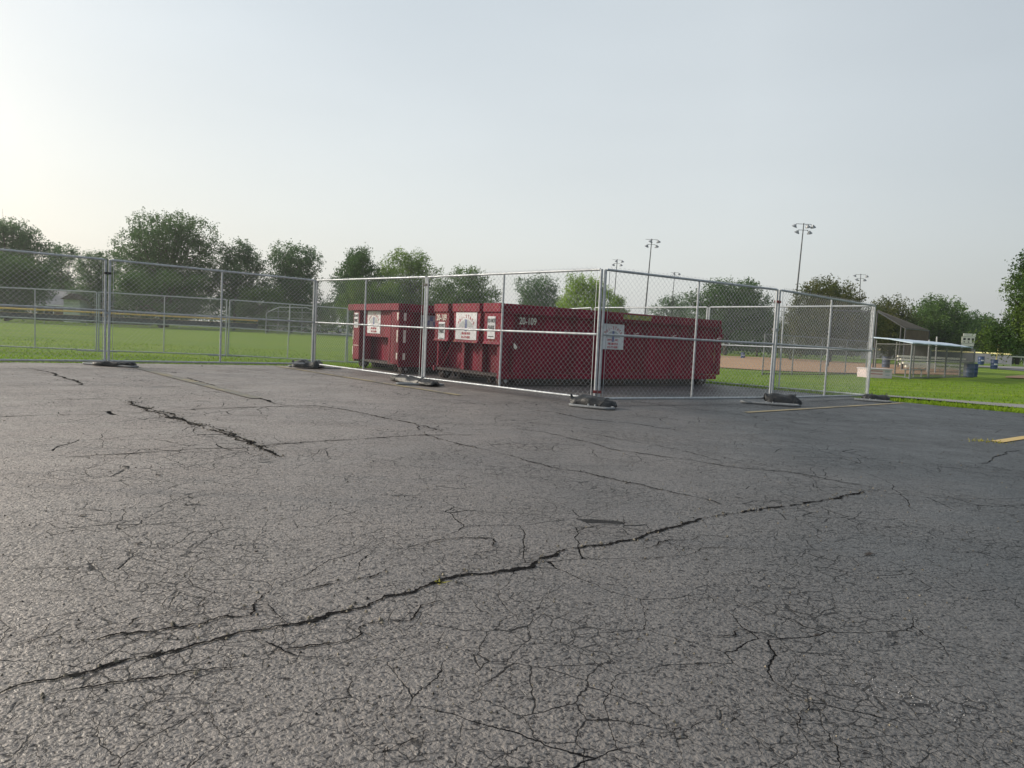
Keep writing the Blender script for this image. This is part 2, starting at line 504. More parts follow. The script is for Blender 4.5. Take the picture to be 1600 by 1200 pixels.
M_boxtop = simple('box_end_panel', (.66, .58, .60), (.58, .52, .54), 3, .6)
M_blue = simple('blue_barrel_plastic', (.025, .06, .17), (.03, .05, .12), 3, .4)
M_bluegrey = simple('faded_blue_barrel_plastic', (.07, .10, .17), (.05, .075, .13), 3, .5)
M_score = simple('scoreboard_cream', (.70, .70, .62), (.60, .60, .53), 2, .6)
M_black = simple('black_panel', (.015, .015, .015), None, 3, .5)
M_pole = simple('dark_steel_pole', (.085, .09, .10), (.06, .065, .075), 2, .5, .3)
M_lamp = simple('lamp_housing', (.30, .31, .33), (.2, .21, .22), 5, .35, .5)
M_lens = simple('lamp_lens', (.10, .11, .13), (.06, .07, .08), 5, .15)
M_roof = simple('grey_shingle_roof', (.42, .40, .42), (.34, .32, .34), 2, .85, 0, .3, .3, 6)
M_roofbr = simple('brown_shingle_roof', (.13, .10, .085), (.10, .08, .07), 2, .85, 0, .3, .3, 6)
M_siding = simple('tan_siding', (.46, .41, .37), (.38, .34, .31), 1.5, .7)
M_siding_w = simple('white_siding', (.80, .84, .88), (.70, .74, .78), 1.5, .6)
M_brick = simple('brown_brick_wall', (.16, .11, .09), (.11, .08, .07), 4, .85)
M_glass = simple('window_glass', (.02, .025, .03), None, 2, .1)
M_carw = simple('white_car_paint', (.62, .63, .64), (.55, .56, .57), 1, .25)
M_cars = simple('silver_car_paint', (.32, .34, .36), (.28, .3, .32), 1, .25, .5)
M_card = simple('dark_car_paint', (.04, .05, .06), (.05, .06, .08), 1, .25)
M_tyre = simple('rubber_tyre', (.015, .015, .015), None, 3, .8)
M_woodp = simple('grey_wood', (.22, .2, .17), (.16, .14, .12), 3, .8)

# ------------------------------------------------------------------ haze
HAZE = 0.0004
if HAZE:
    hb = MB().bb(-2400, 2400, -900, 3200, -1.6, 24).build('haze', None)
    hm = bpy.data.materials.new('haze_air'); hm.use_nodes = True; hn = hm.node_tree; hn.nodes.clear()
    pv = hn.nodes.new('ShaderNodeVolumePrincipled'); pv.inputs['Color'].default_value = (.93, .95, .97, 1)
    pv.inputs['Density'].default_value = HAZE; pv.inputs['Anisotropy'].default_value = .45
    ho = hn.nodes.new('ShaderNodeOutputMaterial'); hn.links.new(pv.outputs[0], ho.inputs['Volume'])
    hb.data.materials.append(hm)
    tag(hb, 'thin summer haze over the ball park', None, None, 'stuff')
# ------------------------------------------------------------------ ground
def ground_mesh():
    def axis(lo_, hi_, fine_lo, fine_hi, step):
        a = list(np.arange(fine_lo, fine_hi + 1e-6, step))
        s = step; x = fine_hi
        while x < hi_: s *= 1.18; x += s; a.append(x)
        s = step; x = fine_lo
        while x > lo_: s *= 1.18; x -= s; a.insert(0, x)
        return np.array(a)
    xs = axis(-1800, 1800, -26, 40, .6); ys = axis(-300, 2500, 4, 60, .6)
    V = []
    for y in ys:
        for x in xs:
            d = lot_dist(x, y) if abs(x) < 90 and y < 120 else 99; rs = RISE(x, y)
            if d < 0: z = -0.035 - .03 * sm(0, .8, -d)
            else: z = -0.012 - 0.27 * sm(0, 7, d) - 0.03 * sm(12, 60, d) + .015 * noise.noise(Vector((x * .4, y * .4, 0))) * sm(0.5, 4, d) + rs
            V.append((x, y, z))
    nx, ny = len(xs), len(ys)
    i = np.arange(nx - 1)[None, :] + nx * np.arange(ny - 1)[:, None]
    i = i.ravel()
    Q = np.stack([i, i + 1, i + 1 + nx, i + nx], 1)
    return np_mesh('lawn', V, Q)
lawn = link_mesh('lawn', ground_mesh(), M_grass, None, True)
tag(lawn, 'mown green grass of the ball park behind and beside the parking lot', None, None, 'structure')

def rag_edge(P, amp, step=.12):
    out_ = []
    for i in range(len(P) - 1):
        a, b = Vector(P[i]), Vector(P[i + 1]); n = max(1, int((b - a).length / step))
        pd = Vector((-(b - a).y, (b - a).x)).normalized()
        for k in range(n):
            p = a.lerp(b, k / n)
            q = p + pd * (amp * noise.noise(Vector((p.x * 1.9, p.y * 1.9, 3))) + amp * .5 * noise.noise(Vector((p.x * 8, p.y * 8, 5))))
            out_.append((q.x, q.y))
    out_.append(P[-1])
    return out_
edge = rag_edge(EDGE, .10)
lot_poly = edge + [(40, -40), (-60, -40)]
def flat(name, poly, z, mat, parent=None, thick=0.0):
    bm = bmesh.new()
    vs = [bm.verts.new((p[0], p[1], z)) for p in poly]
    f = bm.faces.new(vs)
    if thick:
        r_ = bmesh.ops.extrude_face_region(bm, geom=[f])
        for v in [g for g in r_['geom'] if isinstance(g, bmesh.types.BMVert)]: v.co.z -= thick
    bmesh.ops.recalc_face_normals(bm, faces=bm.faces)
    bmesh.ops.triangulate(bm, faces=[f for f in bm.faces if len(f.verts) > 4])
    me = bpy.data.meshes.new(name); bm.to_mesh(me); bm.free()
    if not thick and me.polygons and me.polygons[0].normal.z < 0: me.flip_normals()
    return link_mesh(name, me, mat, parent)
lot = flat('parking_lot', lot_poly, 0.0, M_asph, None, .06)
tag(lot, 'cracked weathered grey asphalt parking lot filling the foreground', None, None, 'structure')

# ------------------------------------------------------------------ cracks (parts of the parking lot)
def crack(px, w, crumb=0, branch=0.6, name='pavement_crack', jag=1.0, gaps=0.15):
    w *= .68
    pts = [gp(x, y, 0).to_2d() for x, y in px]
    mb = MB()
    def ribbon(pts, w, jag, gaps, z=.0035):
        res = []; stp = max(.006, min(.03, pts[len(pts) // 2].length * .0035))
        for i in range(len(pts) - 1):
            a, b = pts[i], pts[i + 1]; ln = (b - a).length; n = max(2, int(ln / stp))
            pd = Vector((-(b - a).y, (b - a).x)).normalized()
            for k in range(n + (i == len(pts) - 2)):
                p = a.lerp(b, k / n)
                o = (noise.noise(Vector((p.x * 2.5, p.y * 2.5, 1))) * .045 + noise.noise(Vector((p.x * 9, p.y * 9, 2))) * .022 + noise.noise(Vector((p.x * 30, p.y * 30, 4))) * .012 + (abs(noise.noise(Vector((p.x * 55, p.y * 55, 14)))) - .2) * .012) * jag
                res.append((p + pd * o, pd))
        vs = []; fs = []
        T = len(res)
        for j, (p, pd) in enumerate(res):
            taper = min(1, j * stp / .2 + .12, (T - 1 - j) * stp / .2 + .12)
            ww = w * taper * max(0, .75 + 1.0 * noise.noise(Vector((p.x * 6, p.y * 6, 9))) + .8 * noise.noise(Vector((p.x * 26, p.y * 26, 7))) + .5 * noise.noise(Vector((p.x * 80, p.y * 80, 17))))
            if noise.noise(Vector((p.x * 3.3, p.y * 3.3, 21))) < -.5 + gaps: ww *= .25
            ww = max(ww, .0012)
            k1 = .5 + .35 * noise.noise(Vector((p.x * 40, p.y * 40, 11)))
            a = p + pd * ww * k1; b = p - pd * ww * (1 - k1)
            vs += [(a.x, a.y, z), (b.x, b.y, z)]
        for j in range(T - 1): fs.append((2 * j, 2 * j + 1, 2 * j + 3, 2 * j + 2))
        mb.add(vs, fs)
        return res
    main = ribbon(pts, w, jag, gaps)
    L_ = sum((pts[i + 1] - pts[i]).length for i in range(len(pts) - 1))
    for _ in range(int(L_ * branch * 2.2)):
        p, pd = main[rnd.randrange(len(main))]
        d = pd * rnd.choice((-1, 1)); d.rotate(Matrix.Rotation(rnd.uniform(-.9, .9), 2))
        q = [p]
        for k in range(rnd.randint(2, 6)):
            d.rotate(Matrix.Rotation(rnd.uniform(-.8, .8), 2))
            q.append(q[-1] + d * rnd.uniform(.04, .13))
        ribbon(q, w * rnd.uniform(.15, .4), .5, 0, .0039)
        if rnd.random() < .5 and len(q) > 3:
            e = Vector(d); e.rotate(Matrix.Rotation(rnd.choice((-1, 1)) * 1.1, 2))
            ribbon([q[2], q[2] + e * rnd.uniform(.05, .12), q[2] + e * rnd.uniform(.14, .3)], w * .2, .5, 0, .0043)
    mb.build(name, M_crack, lot, fix=False)
    if crumb:
        cb = MB()
        for _ in range(int(L_ * crumb)):
            p, pd = main[rnd.randrange(len(main))]
            q = p + pd * rnd.gauss(0, w * 1.3) + Vector((rnd.uniform(-.02, .02), rnd.uniform(-.02, .02)))
            s_ = rnd.uniform(.003, .012)
            c = Vector((q.x, q.y, s_ * .3))
            o = [Vector((rnd.uniform(.6, 1), 0, 0)), Vector((0, rnd.uniform(.6, 1), 0)), Vector((-rnd.uniform(.6, 1), 0, 0)), Vector((0, -rnd.uniform(.6, 1), 0)), Vector((0, 0, rnd.uniform(.5, .9)))]
            cb.add([c + x * s_ for x in o], [(0, 1, 4), (1, 2, 4), (2, 3, 4), (3, 0, 4)])
        tag(cb.build('loose_aggregate', M_crumb, lot, fix=False), kind='stuff')
CR = [
 ([(60,1005),(75,990),(85,978),(110,965),(140,962)], .008, 4, 1.2, 1, 0),
 ([(120,1003),(135,1010),(160,1012),(185,1008)], .010, 4, 1.2, 1, 0),
 ([(425,915),(440,905),(470,902),(500,895)], .007, 2, 1.2, 1, 0),
 ([(405,940),(430,935),(445,925)], .006, 0, 1, 1, 0),
 ([(580,904),(600,912),(640,908)], .006, 0, 1, 1, 0),
 ([(700,940),(730,925),(760,928)], .004, 0, 1.5, 1, 0),
 ([(770,840),(775,825),(790,820)], .008, 0, 1.5, 1, 0),
 ([(780,855),(760,868),(740,870)], .006, 0, 1.5, 1, 0),
 ([(875,863),(905,872),(950,877)], .007, 0, 1.5, 1, 0),
 ([(1040,845),(1055,855),(1070,867)], .006, 0, 1, 1, 0),
 ([(660,1020),(690,1010),(700,990)], .005, 0, 1.5, 1, 0),
 ([(555,1075),(545,1092),(560,1110),(540,1130)], .004, 0, 1.5, 1, 0),
 ([(-30,1094),(0,1084),(30,1072),(55,1066),(100,1058),(145,1050),(195,1037),(235,1030),(280,1020),(320,1005),(375,990),(415,982),(460,971),(505,960),(565,947),(610,933),(645,927),(680,912),(730,902),(800,894),(830,890),(850,876),(875,863),(915,856),(955,851),(1000,839),(1040,827),(1080,817),(1095,811),(1150,802),(1170,797),(1230,789),(1290,781),(1340,772),(1385,765)], .027, 30, .7, .9, -1),
 ([(590,650),(650,663),(665,681),(700,689),(750,701),(800,714),(865,731),(900,737),(990,757),(1025,765),(1080,777),(1120,786),(1165,797)], .018, 4, .4, 1, .2),
 ([(270,642),(330,638),(390,637),(450,635),(490,634),(540,640),(590,650),(650,663),(710,678)], .035, 3, .25, 1.2, .2),
 ([(195,627),(225,637),(260,650),(295,659),(340,670),(370,682),(395,692),(415,705),(432,715)], .055, 60, 1.5, 1.5, 0),
 ([(215,633),(270,648),(300,663),(345,676),(375,690),(420,700)], .05, 40, 1.0, 1.8, 0),
 ([(75,717),(160,711),(240,706),(310,702),(380,701),(420,696),(475,691),(565,686),(665,680),(765,680)], .022, 3, .3, 1, .15),
 ([(-20,652),(0,651),(125,648),(200,646),(240,642)], .03, 0, .1, 1, .3),
 ([(-20,626),(0,625),(100,624),(185,623),(215,621)], .035, 0, .1, 1, .3),
 ([(55,577),(75,581),(100,590),(135,602)], .07, 0, .3, 1.5, .1),
 ([(0,603),(150,602),(300,604)], .03, 0, 0, 1, .4),
 ([(290,590),(350,607),(400,622),(450,635)], .05, 0, .3, 1.4, .3),
 ([(800,637),(865,645),(915,655),(1000,663),(1080,677)], .028, 3, .4, 1.4, .2),
 ([(800,670),(850,675),(915,690),(955,702),(1080,719),(1150,730),(1225,737),(1300,750),(1385,765)], .018, 2, .3, 1, .15),
 ([(900,675),(975,687),(1050,702),(1100,712),(1128,723)], .018, 0, .6, 1.3, .2),
 ([(1040,635),(1150,647),(1250,662),(1400,672)], .022, 0, .1, 1, .3),
 ([(1600,703),(1575,707),(1545,719),(1525,725)], .018, 3, .5, 1, 0),
 ([(1530,725),(1600,741),(1640,748)], .008, 0, .2, 1, .2),
 ([(1385,765),(1440,771),(1500,780),(1600,795),(1650,802)], .009, 0, .5, 1, .2),
 ([(1385,780),(1500,787),(1600,810)], .008, 0, .5, 1, .3),
 ([(55,1007),(70,1015),(100,1005),(150,1002),(190,987),(245,986),(280,981),(320,971),(355,962),(385,962),(405,940),(425,915)], .013, 12, 1.4, 1, 0),
 ([(245,986),(262,982),(280,980),(305,974),(330,968)], .028, 20, 1.0, 1, 0),
 ([(460,935),(467,922),(500,915),(540,907),(580,904),(610,887),(635,885)], .016, 10, 1.2, 1, 0),
 ([(0,1020),(55,1007),(105,982),(185,980),(200,965),(255,954),(350,940),(370,920)], .006, 0, .8, 1, .1),
 ([(-20,1112),(0,1105),(55,1090),(120,1077),(190,1071),(240,1065),(300,1055),(330,1047),(400,1040),(440,1030)], .008, 8, 1.0, 1, .1),
 ([(380,1025),(445,1012),(490,1005),(545,997),(565,975),(600,969),(640,971),(645,957),(680,942),(740,937)], .011, 8, 1.2, 1, .1),
 ([(545,997),(575,1006),(600,990)], .007, 0, 1, 1, .1),
 ([(220,1116),(240,1105),(255,1090),(272,1087)], .006, 0, .5, 1, 0),
 ([(50,1105),(75,1115),(95,1130),(130,1132)], .006, 0, .8, 1, 0),
 ([(950,877),(1000,872),(1070,867),(1100,857),(1185,857)], .009, 4, 1.2, 1, .1),
 ([(985,860),(1015,855),(1040,845),(1080,845),(1100,837),(1150,837)], .009, 4, 1.0, 1, .1),
 ([(875,830),(930,822),(975,818),(975,808)], .009, 2, .8, 1, .1),
 ([(1020,986),(1060,985),(1080,992),(1110,1000),(1150,997),(1157,987),(1230,1000),(1300,1005)], .007, 3, 1.2, 1, .1),
 ([(1160,1135),(1190,1140),(1225,1138),(1255,1137),(1257,1120),(1270,1097),(1300,1075)], .0065, 3, 1.4, 1, .1),
 ([(1215,1090),(1225,1077),(1240,1070)], .006, 0, 1, 1, .1),
 ([(965,1155),(1015,1147),(1060,1140),(1110,1133),(1150,1132)], .005, 0, 1.2, 1, .2),
 ([(1275,1157),(1340,1177),(1400,1190)], .006, 0, 1, 1, .2),
 ([(800,1130),(730,1138),(665,1142),(620,1160),(585,1170),(585,1205)], .0055, 0, 1.2, 1, .1),
 ([(665,850),(725,840),(770,843),(778,855),(800,857)], .012, 3, 1, 1, .1),
 ([(590,880),(640,860),(665,850)], .007, 0, 1, 1, .2),
 ([(690,1010),(700,990),(715,985)], .004, 0, 2, 1, .2),
 ([(350,1045),(365,1018),(372,1032)], .008, 0, 1, 1, .1),
 ([(1430,850),(1500,865),(1560,868)], .006, 0, 1, 1, .3),
 ([(1100,930),(1160,945),(1210,938),(1250,944)], .006, 0, 1.5, 1, .2),
 ([(1350,1050),(1420,1060),(1490,1050),(1560,1062)], .005, 0, 1.5, 1, .2),
 ([(830,1080),(870,1062),(890,1068)], .004, 0, 1.5, 1, .2),
 ([(900,620),(1000,628),(1040,635)], .02, 0, .1, 1, .3),
]
for px, w, cb, br, jg, gp_ in CR: crack(px, w, cb, br, 'pavement_crack', jg, gp_)

# markings
def line_mark(a, b, w, mat, label, side=0):
    a = Vector(a).to_2d(); b = Vector(b).to_2d()
    d = (b - a).normalized(); n = Vector((-d.y, d.x))
    o = flat('parking_line', [a + n * w / 2, a - n * w / 2, b - n * w / 2, b + n * w / 2], .008, mat, lot)
    o['label'] = label
line_mark(gp(212, 574, 0), gp(402, 623, 0), .16, M_line, 'badly worn yellow stall line in front of the left fence')
line_mark(gp(432, 572.5, 0), gp(718, 618, 0), .11, M_line3, 'yellow stall line running under the fence by the red container')
line_mark(gp(1165, 645, 0), gp(1410, 630, 0), .10, M_line3, 'worn yellow stall line in front of the right fence panels')
line_mark(gp(1557, 691, 0), gp(1680, 672, 0), .12, M_line2, 'short bright yellow line end at the right edge')
line_mark(gp(1100, 605, 0), gp(1225, 612.5, 0), .07, M_line, 'faint stall line inside the enclosure')
line_mark(gp(985, 604.5, 0), gp(1120, 600, 0), .08, M_line, 'stall line under the far end of the container')

# path, clay infield, soil patches, far road
a1, a2, b1, b2 = gp(1388, 621.6), gp(1600, 639.2), gp(1384, 618.4), gp(1600, 633.8)
def ext(a, b, t): return a + (b - a) * t
def strip_at(name, pts, mat, lift, label, kind='structure'):
    mb = MB(); vs = [(p[0], p[1], G(p[0], p[1]) + lift) for p in pts]
    mb.add(vs, [tuple(range(len(vs)))])
    o = mb.build(name, mat, None); me = o.data
    if me.polygons[0].normal.z < 0: me.flip_normals()
    return tag(o, label, None, None, kind)
def sub_strip(name, A, B, n, mat, lift, label):
    # A, B: lists of matching points (left side, right side), subdivided to follow the terrain
    mb = MB(); cols = []
    for i in range(len(A) - 1):
        for k in range(n + (i == len(A) - 2)):
            t = k / n; p = Vector(A[i]).lerp(Vector(A[i + 1]), t); q = Vector(B[i]).lerp(Vector(B[i + 1]), t)
            cols.append((p, q))
    K = 5; vs = []
    for p, q in cols:
        for j in range(K + 1):
            s_ = p.lerp(q, j / K); vs.append((s_.x, s_.y, G(s_.x, s_.y) + lift))
    fs = []
    for i in range(len(cols) - 1):
        for j in range(K): fs.append((i * (K + 1) + j, i * (K + 1) + j + 1, (i + 1) * (K + 1) + j + 1, (i + 1) * (K + 1) + j))
    mb.add(vs, fs); o = mb.build(name, mat)
    if o.data.polygons[0].normal.z < 0: o.data.flip_normals()
    return tag(o, label, None, None, 'structure')
pa = [ext(a1, a2, t).to_2d().to_3d() for t in (-.0, 1, 3)]
pb = [ext(b1, b2, t).to_2d().to_3d() for t in (-.0, 1, 3)]
sub_strip('footpath', pa, pb, 10, M_path, .03, 'narrow grey path between two strips of grass at the right')
nearL = [gp(x, y) for x, y in ((1040, 571), (1128, 575), (1190, 579), (1260, 581.5), (1350, 584), (1400, 584.5), (1470, 586), (1500, 586))]
farL = [gp(x, y) for x, y in ((1040, 553), (1128, 556), (1190, 558.5), (1260, 562), (1350, 567), (1400, 570), (1470, 574), (1500, 577))]
sub_strip('clay_infield', nearL, farL, 4, M_dirt, .03, 'bare tan clay infield of the ball diamond')
sub_strip('bare_soil_patch', [gp(1570, 590.5), gp(1600, 592), gp(1660, 596)], [gp(1572, 588.5), gp(1600, 586.5), gp(1660, 588)], 4, M_dirt2, .035, 'bare soil patch in the lawn at the right edge')
sub_strip('pale_track', [gp(1515, 573.4), gp(1600, 577), gp(1700, 581)], [gp(1515, 571), gp(1600, 573.4), gp(1700, 577)], 6, M_path, .03, 'pale gravel track crossing the lawn behind the barrels')
sub_strip('service_road', [gp(1560, 577), gp(1600, 580), gp(1700, 586)], [gp(1560, 575.6), gp(1600, 577.4), gp(1700, 581.6)], 6, M_road, .02, 'dark strip of service road right of the barrels')
gl = [gp(300, 512), gp(470, 519), gp(640, 525), gp(800, 532), gp(960, 540)]
gfar = [at(300, 500, 240), at(470, 508, 240), at(640, 515, 240), at(800, 524, 240), at(960, 532, 240)]
sub_strip('far_parking_area', [at(420, 510, 125), at(700, 524, 125)], [at(420, 510, 170), at(700, 520, 170)], 8, M_road, .03, 'far asphalt parking area with cars beyond the field')

# grass tufts along the ragged asphalt edge and over the near lawn
def tufts():
    g = np.random.default_rng(5)
    P = []
    tries = 0
    for i in range(len(EDGE) - 1):
        a, b = Vector(EDGE[i]), Vector(EDGE[i + 1])
        if max(a.y, b.y) < 2: continue
        ln = (b - a).length; d = (b - a) / ln; n_ = Vector((-d.y, d.x))
        if in_poly(*(a + d * ln * .5 + n_ * .3), LOT): n_ = -n_
        for _ in range(int(ln * 260)):
            t = g.uniform(0, ln); o = abs(g.normal(0, .5)) - .06
            p = a + d * t + n_ * o
            if p.y < 3 or abs(p.x) > 24: continue
            P.append((p.x, p.y, .075 if o < .25 else .055))
    for _ in range(42000):
        Y = 12 + 22 * g.random() ** 1.6; X = g.uniform(-1, 1) * Y * .85
        if lot_dist(X, Y) > .2: P.append((X, Y, .05))
    P = np.array(P); n = len(P)
    z = np.array([G(x, y) for x, y, _ in P]) - .02
    ang = g.uniform(0, math.tau, n); h = P[:, 2] * g.uniform(.6, 1.5, n); w = g.uniform(.010, .022, n)
    lean = g.normal(0, .35, (n, 2)) * h[:, None]
    V = np.empty((n, 3, 3), np.float32)
    V[:, 0, 0] = P[:, 0] - np.cos(ang) * w; V[:, 0, 1] = P[:, 1] - np.sin(ang) * w; V[:, 0, 2] = z
    V[:, 1, 0] = P[:, 0] + np.cos(ang) * w; V[:, 1, 1] = P[:, 1] + np.sin(ang) * w; V[:, 1, 2] = z
    V[:, 2, 0] = P[:, 0] + lean[:, 0]; V[:, 2, 1] = P[:, 1] + lean[:, 1]; V[:, 2, 2] = z + h
    return np_mesh('grass_blades', V.reshape(-1, 3), np.arange(3 * n).reshape(-1, 3))
M_blade = leaf_mat('grass_blade', (.12, .215, .014), (.17, .25, .020), .45)
gb = link_mesh('grass_blades', tufts(), M_blade)
tag(gb, 'short grass blades fringing the asphalt edge and the near lawn', 'grass', None, 'stuff')

# weeds growing in cracks near the right yellow line and main crack
def weeds(center, n, r_, h, label):
    mb = MB()
    for _ in range(n):
        x = center.x + rnd.gauss(0, r_); y = center.y + rnd.gauss(0, r_ * .5); a = rnd.uniform(0, 6.28); hh = h * rnd.uniform(.4, 1)
        w_ = .006
        mb.add([(x - math.cos(a) * w_, y - math.sin(a) * w_, 0), (x + math.cos(a) * w_, y + math.sin(a) * w_, 0), (x + rnd.gauss(0, .02), y + rnd.gauss(0, .02), hh)], [(0, 1, 2)])
    tag(mb.build('weed_tuft', M_weed, None, fix=False), label, 'weeds', None, 'stuff')
M_weed = leaf_mat('dry_weed', (.19, .19, .03), (.30, .27, .06), .4)
weeds(gp(1545, 690, 0), 60, .12, .035, 'yellowed weeds in the crack beside the right yellow line end')
weeds(gp(684, 911, 0), 9, .007, .013, 'tiny yellow weed in the long foreground crack')

# loose bits on the asphalt
def grit():
    g = np.random.default_rng(3)
    mb = MB()
    for _ in range(1500):
        Y = 1.6 + 9 * g.random() ** 1.4; X = g.uniform(-.8, .8) * Y
        s_ = g.uniform(.0015, .005) * (1 + Y * .1)
        c = Vector((X, Y, s_ * .35)); a = g.uniform(0, 6)
        vs = [c + Vector((math.cos(a + k * 2.1), math.sin(a + k * 2.1), -.3)) * s_ * g.uniform(.6, 1.2) for k in range(3)] + [c + Vector((0, 0, s_ * .8))]
        mb.add(vs, [(0, 1, 3), (1, 2, 3), (2, 0, 3)])
    return mb
tag(grit().build('loose_gravel', M_crumb, None, fix=False), 'loose grit scattered over the asphalt', 'gravel', None, 'stuff')
M_glassbits = simple('pale_glass_crumbs', (.50, .51, .53), (.34, .34, .36), 50, .25)
mb = MB()
for _ in range(110):
    t = rnd.random(); c = gp(1340 + 175 * t + rnd.gauss(0, 16), 1068 + 45 * t + rnd.gauss(0, 9), 0) if rnd.random() < .8 else gp(rnd.uniform(1040, 1500), rnd.uniform(930, 1190), 0)
    s_ = rnd.uniform(.0006, .0024); a = rnd.uniform(0, 6)
    vs = [c + Vector((math.cos(a + k * 2.1), math.sin(a + k * 2.1), 0)) * s_ for k in range(3)] + [c + Vector((0, 0, s_ * 1.3))]
    mb.add(vs, [(0, 1, 3), (1, 2, 3), (2, 0, 3)])
tag(mb.build('glass_crumbs', M_glassbits, None, fix=False), 'pale glass crumbs scattered on the asphalt at lower right', 'debris', None, 'stuff')
M_leafd = simple('dead_leaf', (.018, .015, .013), (.04, .03, .025), 20, .8)
leaves = [(1357, 867, .026, 'small dark leaf lying alone on the asphalt at the right'), (218, 850, .02, 'dark leaf crumb on the asphalt left of centre'), (197, 731, .03, 'dark scrap just below the left long crack'), (248, 743, .022, 'dark scrap lying below the crumbled crack'),
          (272, 583, .05, 'dark clod on the asphalt beside the worn yellow line'), (400, 862, .012, 'dark fleck on the plain asphalt at centre left'), (130, 806, .022, 'dark fleck near the left side of the asphalt'), (1276, 992, .012, 'dark fleck on the dark asphalt at lower right')]
for x, y, s_, lb in leaves:
    c = gp(x, y, 0); mb = MB(); n = 7; a0 = rnd.uniform(0, 6)
    ring = [Vector((math.cos(a0 + k * math.tau / n) * s_ * rnd.uniform(.6, 1.2), math.sin(a0 + k * math.tau / n) * s_ * rnd.uniform(.4, .9), rnd.uniform(.001, s_ * .4))) for k in range(n)]
    mb.add([Vector((0, 0, s_ * .35))] + ring, [(0, 1 + k, 1 + (k + 1) % n) for k in range(n)])
    o = mb.build('dead_leaf', M_leafd, None, fix=False); o.location = c
    tag(o, lb, 'leaf', 'dark scraps scattered on the asphalt')

# ------------------------------------------------------------------ fence panels
PW, PH = 3.66, 1.80
def chain_mesh(w, h, pitch, r_, name='chain_link'):
    # woven fence: strands zigzag in opposite phase and hook into each other; pitch = strand width (half a diamond)
    nx = int(w / pitch); hz = pitch * .95; nz = int(round(h / hz))
    x0 = (w - nx * pitch) / 2
    zz = np.linspace(-.045, h + .04, nz + 1)
    K = nz + 1; par = np.arange(K) % 2
    ring = np.array([(-r_, 0), (0, -r_), (r_, 0), (0, r_)])
    V = np.empty((nx, K, 4, 3), np.float32)
    for i in range(nx):
        xa = x0 + i * pitch; ph = (par + i) % 2
        xs = np.where(ph == 0, xa - r_ * .6, xa + pitch + r_ * .6); ys = np.where(ph == 0, -.003, .003)
        V[i, :, :, 0] = xs[:, None] + ring[:, 0]; V[i, :, :, 1] = ys[:, None] + ring[:, 1]; V[i, :, :, 2] = zz[:, None]
    k = np.arange(K - 1)[:, None] * 4; q = np.arange(4)[None, :]; q2 = (q + 1) % 4
    one = np.stack([k + q, k + q2, k + 4 + q2, k + 4 + q], 2).reshape(-1, 4)
    Q = (one[None] + (np.arange(nx) * K * 4)[:, None, None]).reshape(-1, 4)
    return np_mesh(name, V.reshape(-1, 3), Q)
def part(mb, name, mat, parent, smooth=True): return mb.build(name, mat, parent, smooth)
def make_panel():
    r_ = .021
    t = empty('temporary_fence')
    part(MB().tube([(0, 0, 0), (0, 0, PH)], r_, 10), 'end_post', M_galv, t)
    e2 = part(MB().tube([(PW, 0, 0), (PW, 0, PH)], r_, 10), 'end_post', M_galv, t)
    part(MB().tube([(PW / 2, 0, r_), (PW / 2, 0, PH - r_)], .017, 10), 'middle_post', M_galv, t)
    part(MB().tube([(r_, 0, PH - .003), (PW - r_, 0, PH - .003)], .019, 10), 'top_rail', M_galv, t)
    part(MB().tube([(r_, 0, .003), (PW - r_, 0, .003)], .019, 10), 'bottom_rail', M_galv, t)
    part(MB().tube([(r_, 0, PH * .50), (PW / 2 - .017, 0, PH * .50)], .017, 10), 'middle_rail', M_galv, t)
    part(MB().tube([(PW / 2 + .017, 0, PH * .50), (PW - r_, 0, PH * .50)], .017, 10), 'middle_rail', M_galv, t)
    for x in (.048, PW - .048):
        part(MB().bb(x - .004, x + .004, -.034, -.030, .03, PH - .03), 'tension_bar', M_wire, t, False)
        for z in (.25, .9, 1.5):
            pass
    cl = link_mesh('chain_link', chain_mesh(PW - .10, PH, .041, .0021), M_wire, t)
    cl.location = (.05, -.030, 0)
    tag(cl, kind='stuff')
    for x in (.6, 1.35, 2.3, 3.1):
        mb = MB().tube([(x, -.036, PH / 2 - .02), (x + .006, -.026, PH / 2 + .022), (x + .012, .012, PH / 2 + .03), (x + .03, -.05, PH / 2 + .05)], .0028, 5)
        part(mb, 'wire_tie', M_wire, t, False)
    for x in (.5, 1.2, 2.6, 3.2):
        part(MB().tube([(x, -.036, PH - .02), (x + .004, -.03, PH + .018), (x + .01, .018, PH + .016), (x + .016, .02, PH - .02)], .0028, 5), 'wire_tie', M_wire, t, False)
    return t
proto = make_panel()
used = [False]
def place_panel(a, b, label, group, flip=False, za=None):
    """a, b: ground points (x, y, z) of the panel's two ends"""
    o = proto if not used[0] else copy_tree(proto)
    used[0] = True
    a = Vector(a); b = Vector(b)
    mid = (a + b) / 2; d = (b - a).normalized(); LN = (b - a).length - .062
    o.scale.x = LN / PW
    st_ = mid - d * LN / 2
    rz = math.atan2(d.y, d.x); slope = -math.asin(d.z)
    o.location = st_ + Vector((0, 0, .06))
    o.rotation_euler = (0, slope, rz)
    tag(o, label, 'fence', group)
    return o
J = {'L0': (-7.26, 12.68, .06), 'C1': (-4.32, 15.39, .04), 'C2': (-1.59, 12.66, .02), 'K': (1.19, 9.89, .03), 'C4': (4.33, 11.84, .02),
     'R': (7.20, 14.33, -.01), 'C6': (4.66, 17.22, -.04), 'b1': (-12.89, 22.0, -.21), 'b3': (-9.35, 23.17, -.22), 'b5': (-5.63, 23.97, -.30)}
J = {k: Vector(v) for k, v in J.items()}
dL = (J['L0'] - J['C1']).normalized(); dL.z = 0
J['L1'] = J['L0'] + dL * 3.75; J['L2'] = J['L0'] + dL * 7.5
db = (J['b1'] - J['b3']).normalized(); db.z = 0
